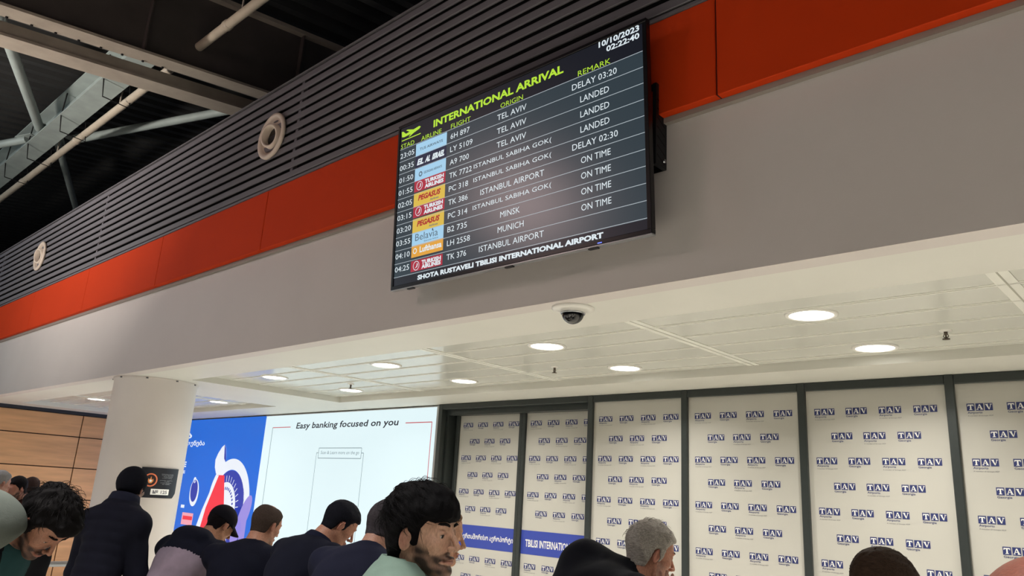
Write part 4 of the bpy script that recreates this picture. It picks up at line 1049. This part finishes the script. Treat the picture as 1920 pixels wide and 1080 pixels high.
# thinning hair, navy polo
person('man with thinning short hair in a navy polo, bent over the rail', (500, 985, 5.1), 48, pitch=16, body=30, lean=14, curl=16, top='0e101d', skin='b07f68', bulk=1.12, arms='rail', sleeves='short', collar=('12152a', 'tee'),
       hair=dict(color='433833', t=.009, tside=.008, front=.074, temple=.036, burn=-.015, nape=-.065, lock=.001, seed=12, thin=lambda P: .8 * sst(.045 - np.hypot(P[..., 0] + .01, P[..., 1]), -.02, .02) * (P[..., 2] > .06)))
# short dark hair, navy collared shirt
person('man with short dark hair in a navy collared shirt, face bowed in profile', (638, 984, 4.5), 74, pitch=32, body=50, lean=16, curl=20, top='10121f', skin='b3816b', bulk=1.05, arms='rail', collar=('15182a', 'shirt'),
       hair=dict(color='16171f', t=.014, tside=.009, front=.058, temple=.034, burn=-.025, nape=-.065, lock=.0015, seed=14, n=60, llen=.02, lift=.006, lr=.0012), head_extra=lambda K: (on_face(K, 'eyebrows', '1a1414', brow_reg, .003, .002, .0005), eyes(K)))
# greying man half hidden
person('man with dark greying hair in a navy top, half hidden by the mint-shirted man', (722, 990, 3.95), 40, pitch=22, body=34, lean=18, curl=18, top='171929', skin='a67b68', bulk=1.15, arms='rail', collar=('1d2032', 'tee'),
       hair=dict(color='3a363a', t=.012, tside=.010, front=.060, nape=-.070, lock=.0015, seed=16))
person('person across the barrier, facing left, mostly hidden behind the black hair', (758, 958, 4.9), -80, pitch=6, body=-60, lean=3, curl=5, top='3a3c46', skin='c09a88', arms='hang', hair=dict(color='3b3230', t=.012, front=.060, seed=18))
person('fair-skinned person showing only a strip of face right of the mint-shirted man', (823, 1000, 3.1), 82, pitch=6, body=75, lean=4, curl=6, top='15161c', skin='cf9f84', arms='hang', collar=('15161c', 'shirt'), hair=dict(color='8a6c55', t=.008, front=.064, seed=20))
# grey-haired man, chin in hand
def grey_extra(K):
    on_face(K, 'eyebrows', '4a403c', brow_reg, .003, .002, .0008); eyes(K)
def g_hand():
    v, r_, rise = uray(1224, 1038); H = v * 3.4 + Vector((0, 0, CAM_Z + rise * 3.4)); return v, r_, H
gv, gr, gH = g_hand()
person('grey-haired man resting his cheek on his hand, black jacket', (1222, 1038, 3.4), 66, pitch=14, roll=-4, body=60, lean=34, curl=26, neckdrop=-.03, top='0c0d14', topname='jacket', beard=('8d8078', .5, .5), skin='b4806a', bulk=1.12, neck_fwd=.05,
       arms=['rail', (gH + gr * .01 - gv * .10 - Vector((0, 0, .40)), gH + gr * .015 - gv * .085 - Vector((0, 0, .215)))], collar=('12141c', 'tee'),
       extra=lambda V, k: (V.cone(k['H'] - gr * .27 - gv * .02 + Vector((0, 0, -.065)), k['N'] + Vector((0, 0, .02)), .095, .065, .05), V.cone(k['H'] - gr * .27 - gv * .02 + Vector((0, 0, -.065)), k['W'], .095, .12, .05)),
       skin_hand=[None, ((Vector((0, 0, 1)) * .93 + gr * .22 + gv * .1).normalized(), (gr * .9 - gv * .3).normalized(), (-gv * .95 - gr * .3).normalized(), -.25)],
       hair=dict(color='a39d95', t=.020, tside=.014, front=.066, temple=.034, burn=-.030, nape=-.075, lock=.003, lf=80, n=260, llen=.03, lift=.012, seed=22), head_extra=grey_extra)
# crew cut and glasses
def specs(K):
    R = Matrix([list(r) for r in K['R']]); mb = MB()
    for s in (1, -1):
        mb.tube([(.098, .052 * s, .006), (.05, .074 * s, .010), (-.01, .084 * s, .008), (-.025, .084 * s, -.01)], .0022, 8)
        mb.tube([(.098 + .004 * math.cos(a), .032 * s + .020 * math.cos(a), .002 + .015 * math.sin(a)) for a in [2 * math.pi * k / 20 for k in range(21)]], .0018, 6)
    mb.tube([(.102, -.012, .006), (.106, 0, .008), (.102, .012, .006)], .0018, 6)
    mb.v = [tuple(R @ Vector(p) + K['H'] - Vector(K['off'])) for p in mb.v]; mb.build('glasses', M_black, K['root'])
person('person with a brown crew cut and glasses, only the head top showing', (1662, 1112, 2.65), 50, pitch=14, body=30, lean=8, curl=8, top='2a2c34', skin='b98a72', arms='phone', hair=dict(color='2e2219', t=.006, tside=.005, front=.066, temple=.034, nape=-.060, lock=.0012, seed=24, lf=140, n=500, llen=.008, lift=.003, lr=.0008), head_extra=specs, stretch=(1, 1.02, 1))
person('bald person cut off by the bottom right corner', (2003, 1277, 1.0), 20, pitch=6, body=10, lean=5, curl=6, top='33353d', skin='6b4136', arms='hang', hair=None, res=.005)
# three onlookers far off by the timber wall
person('distant grey-haired onlooker at the left edge, before the timber wall', (1, 905, 9.8), 60, pitch=6, body=60, lean=3, curl=4, top='3c4a50', skin='b98a78', arms='hang', hair=dict(color='8d8c8c', t=.012, seed=30))
person('distant dark-haired onlooker with a beard, facing left', (31, 916, 10.0), -125, pitch=12, body=-120, lean=3, curl=4, top='4a2f2c', skin='b47f6c', arms='hang', hair=dict(color='141013', t=.016, seed=32), beard=('1a1414', 1, 1))
person('distant onlooker with brown hair turned away, right of the bearded one', (57, 915, 11.3), -30, pitch=6, body=-30, lean=3, curl=4, top='2a2426', skin='a87b69', arms='hang', hair=dict(color='2c1f1c', t=.018, seed=34))
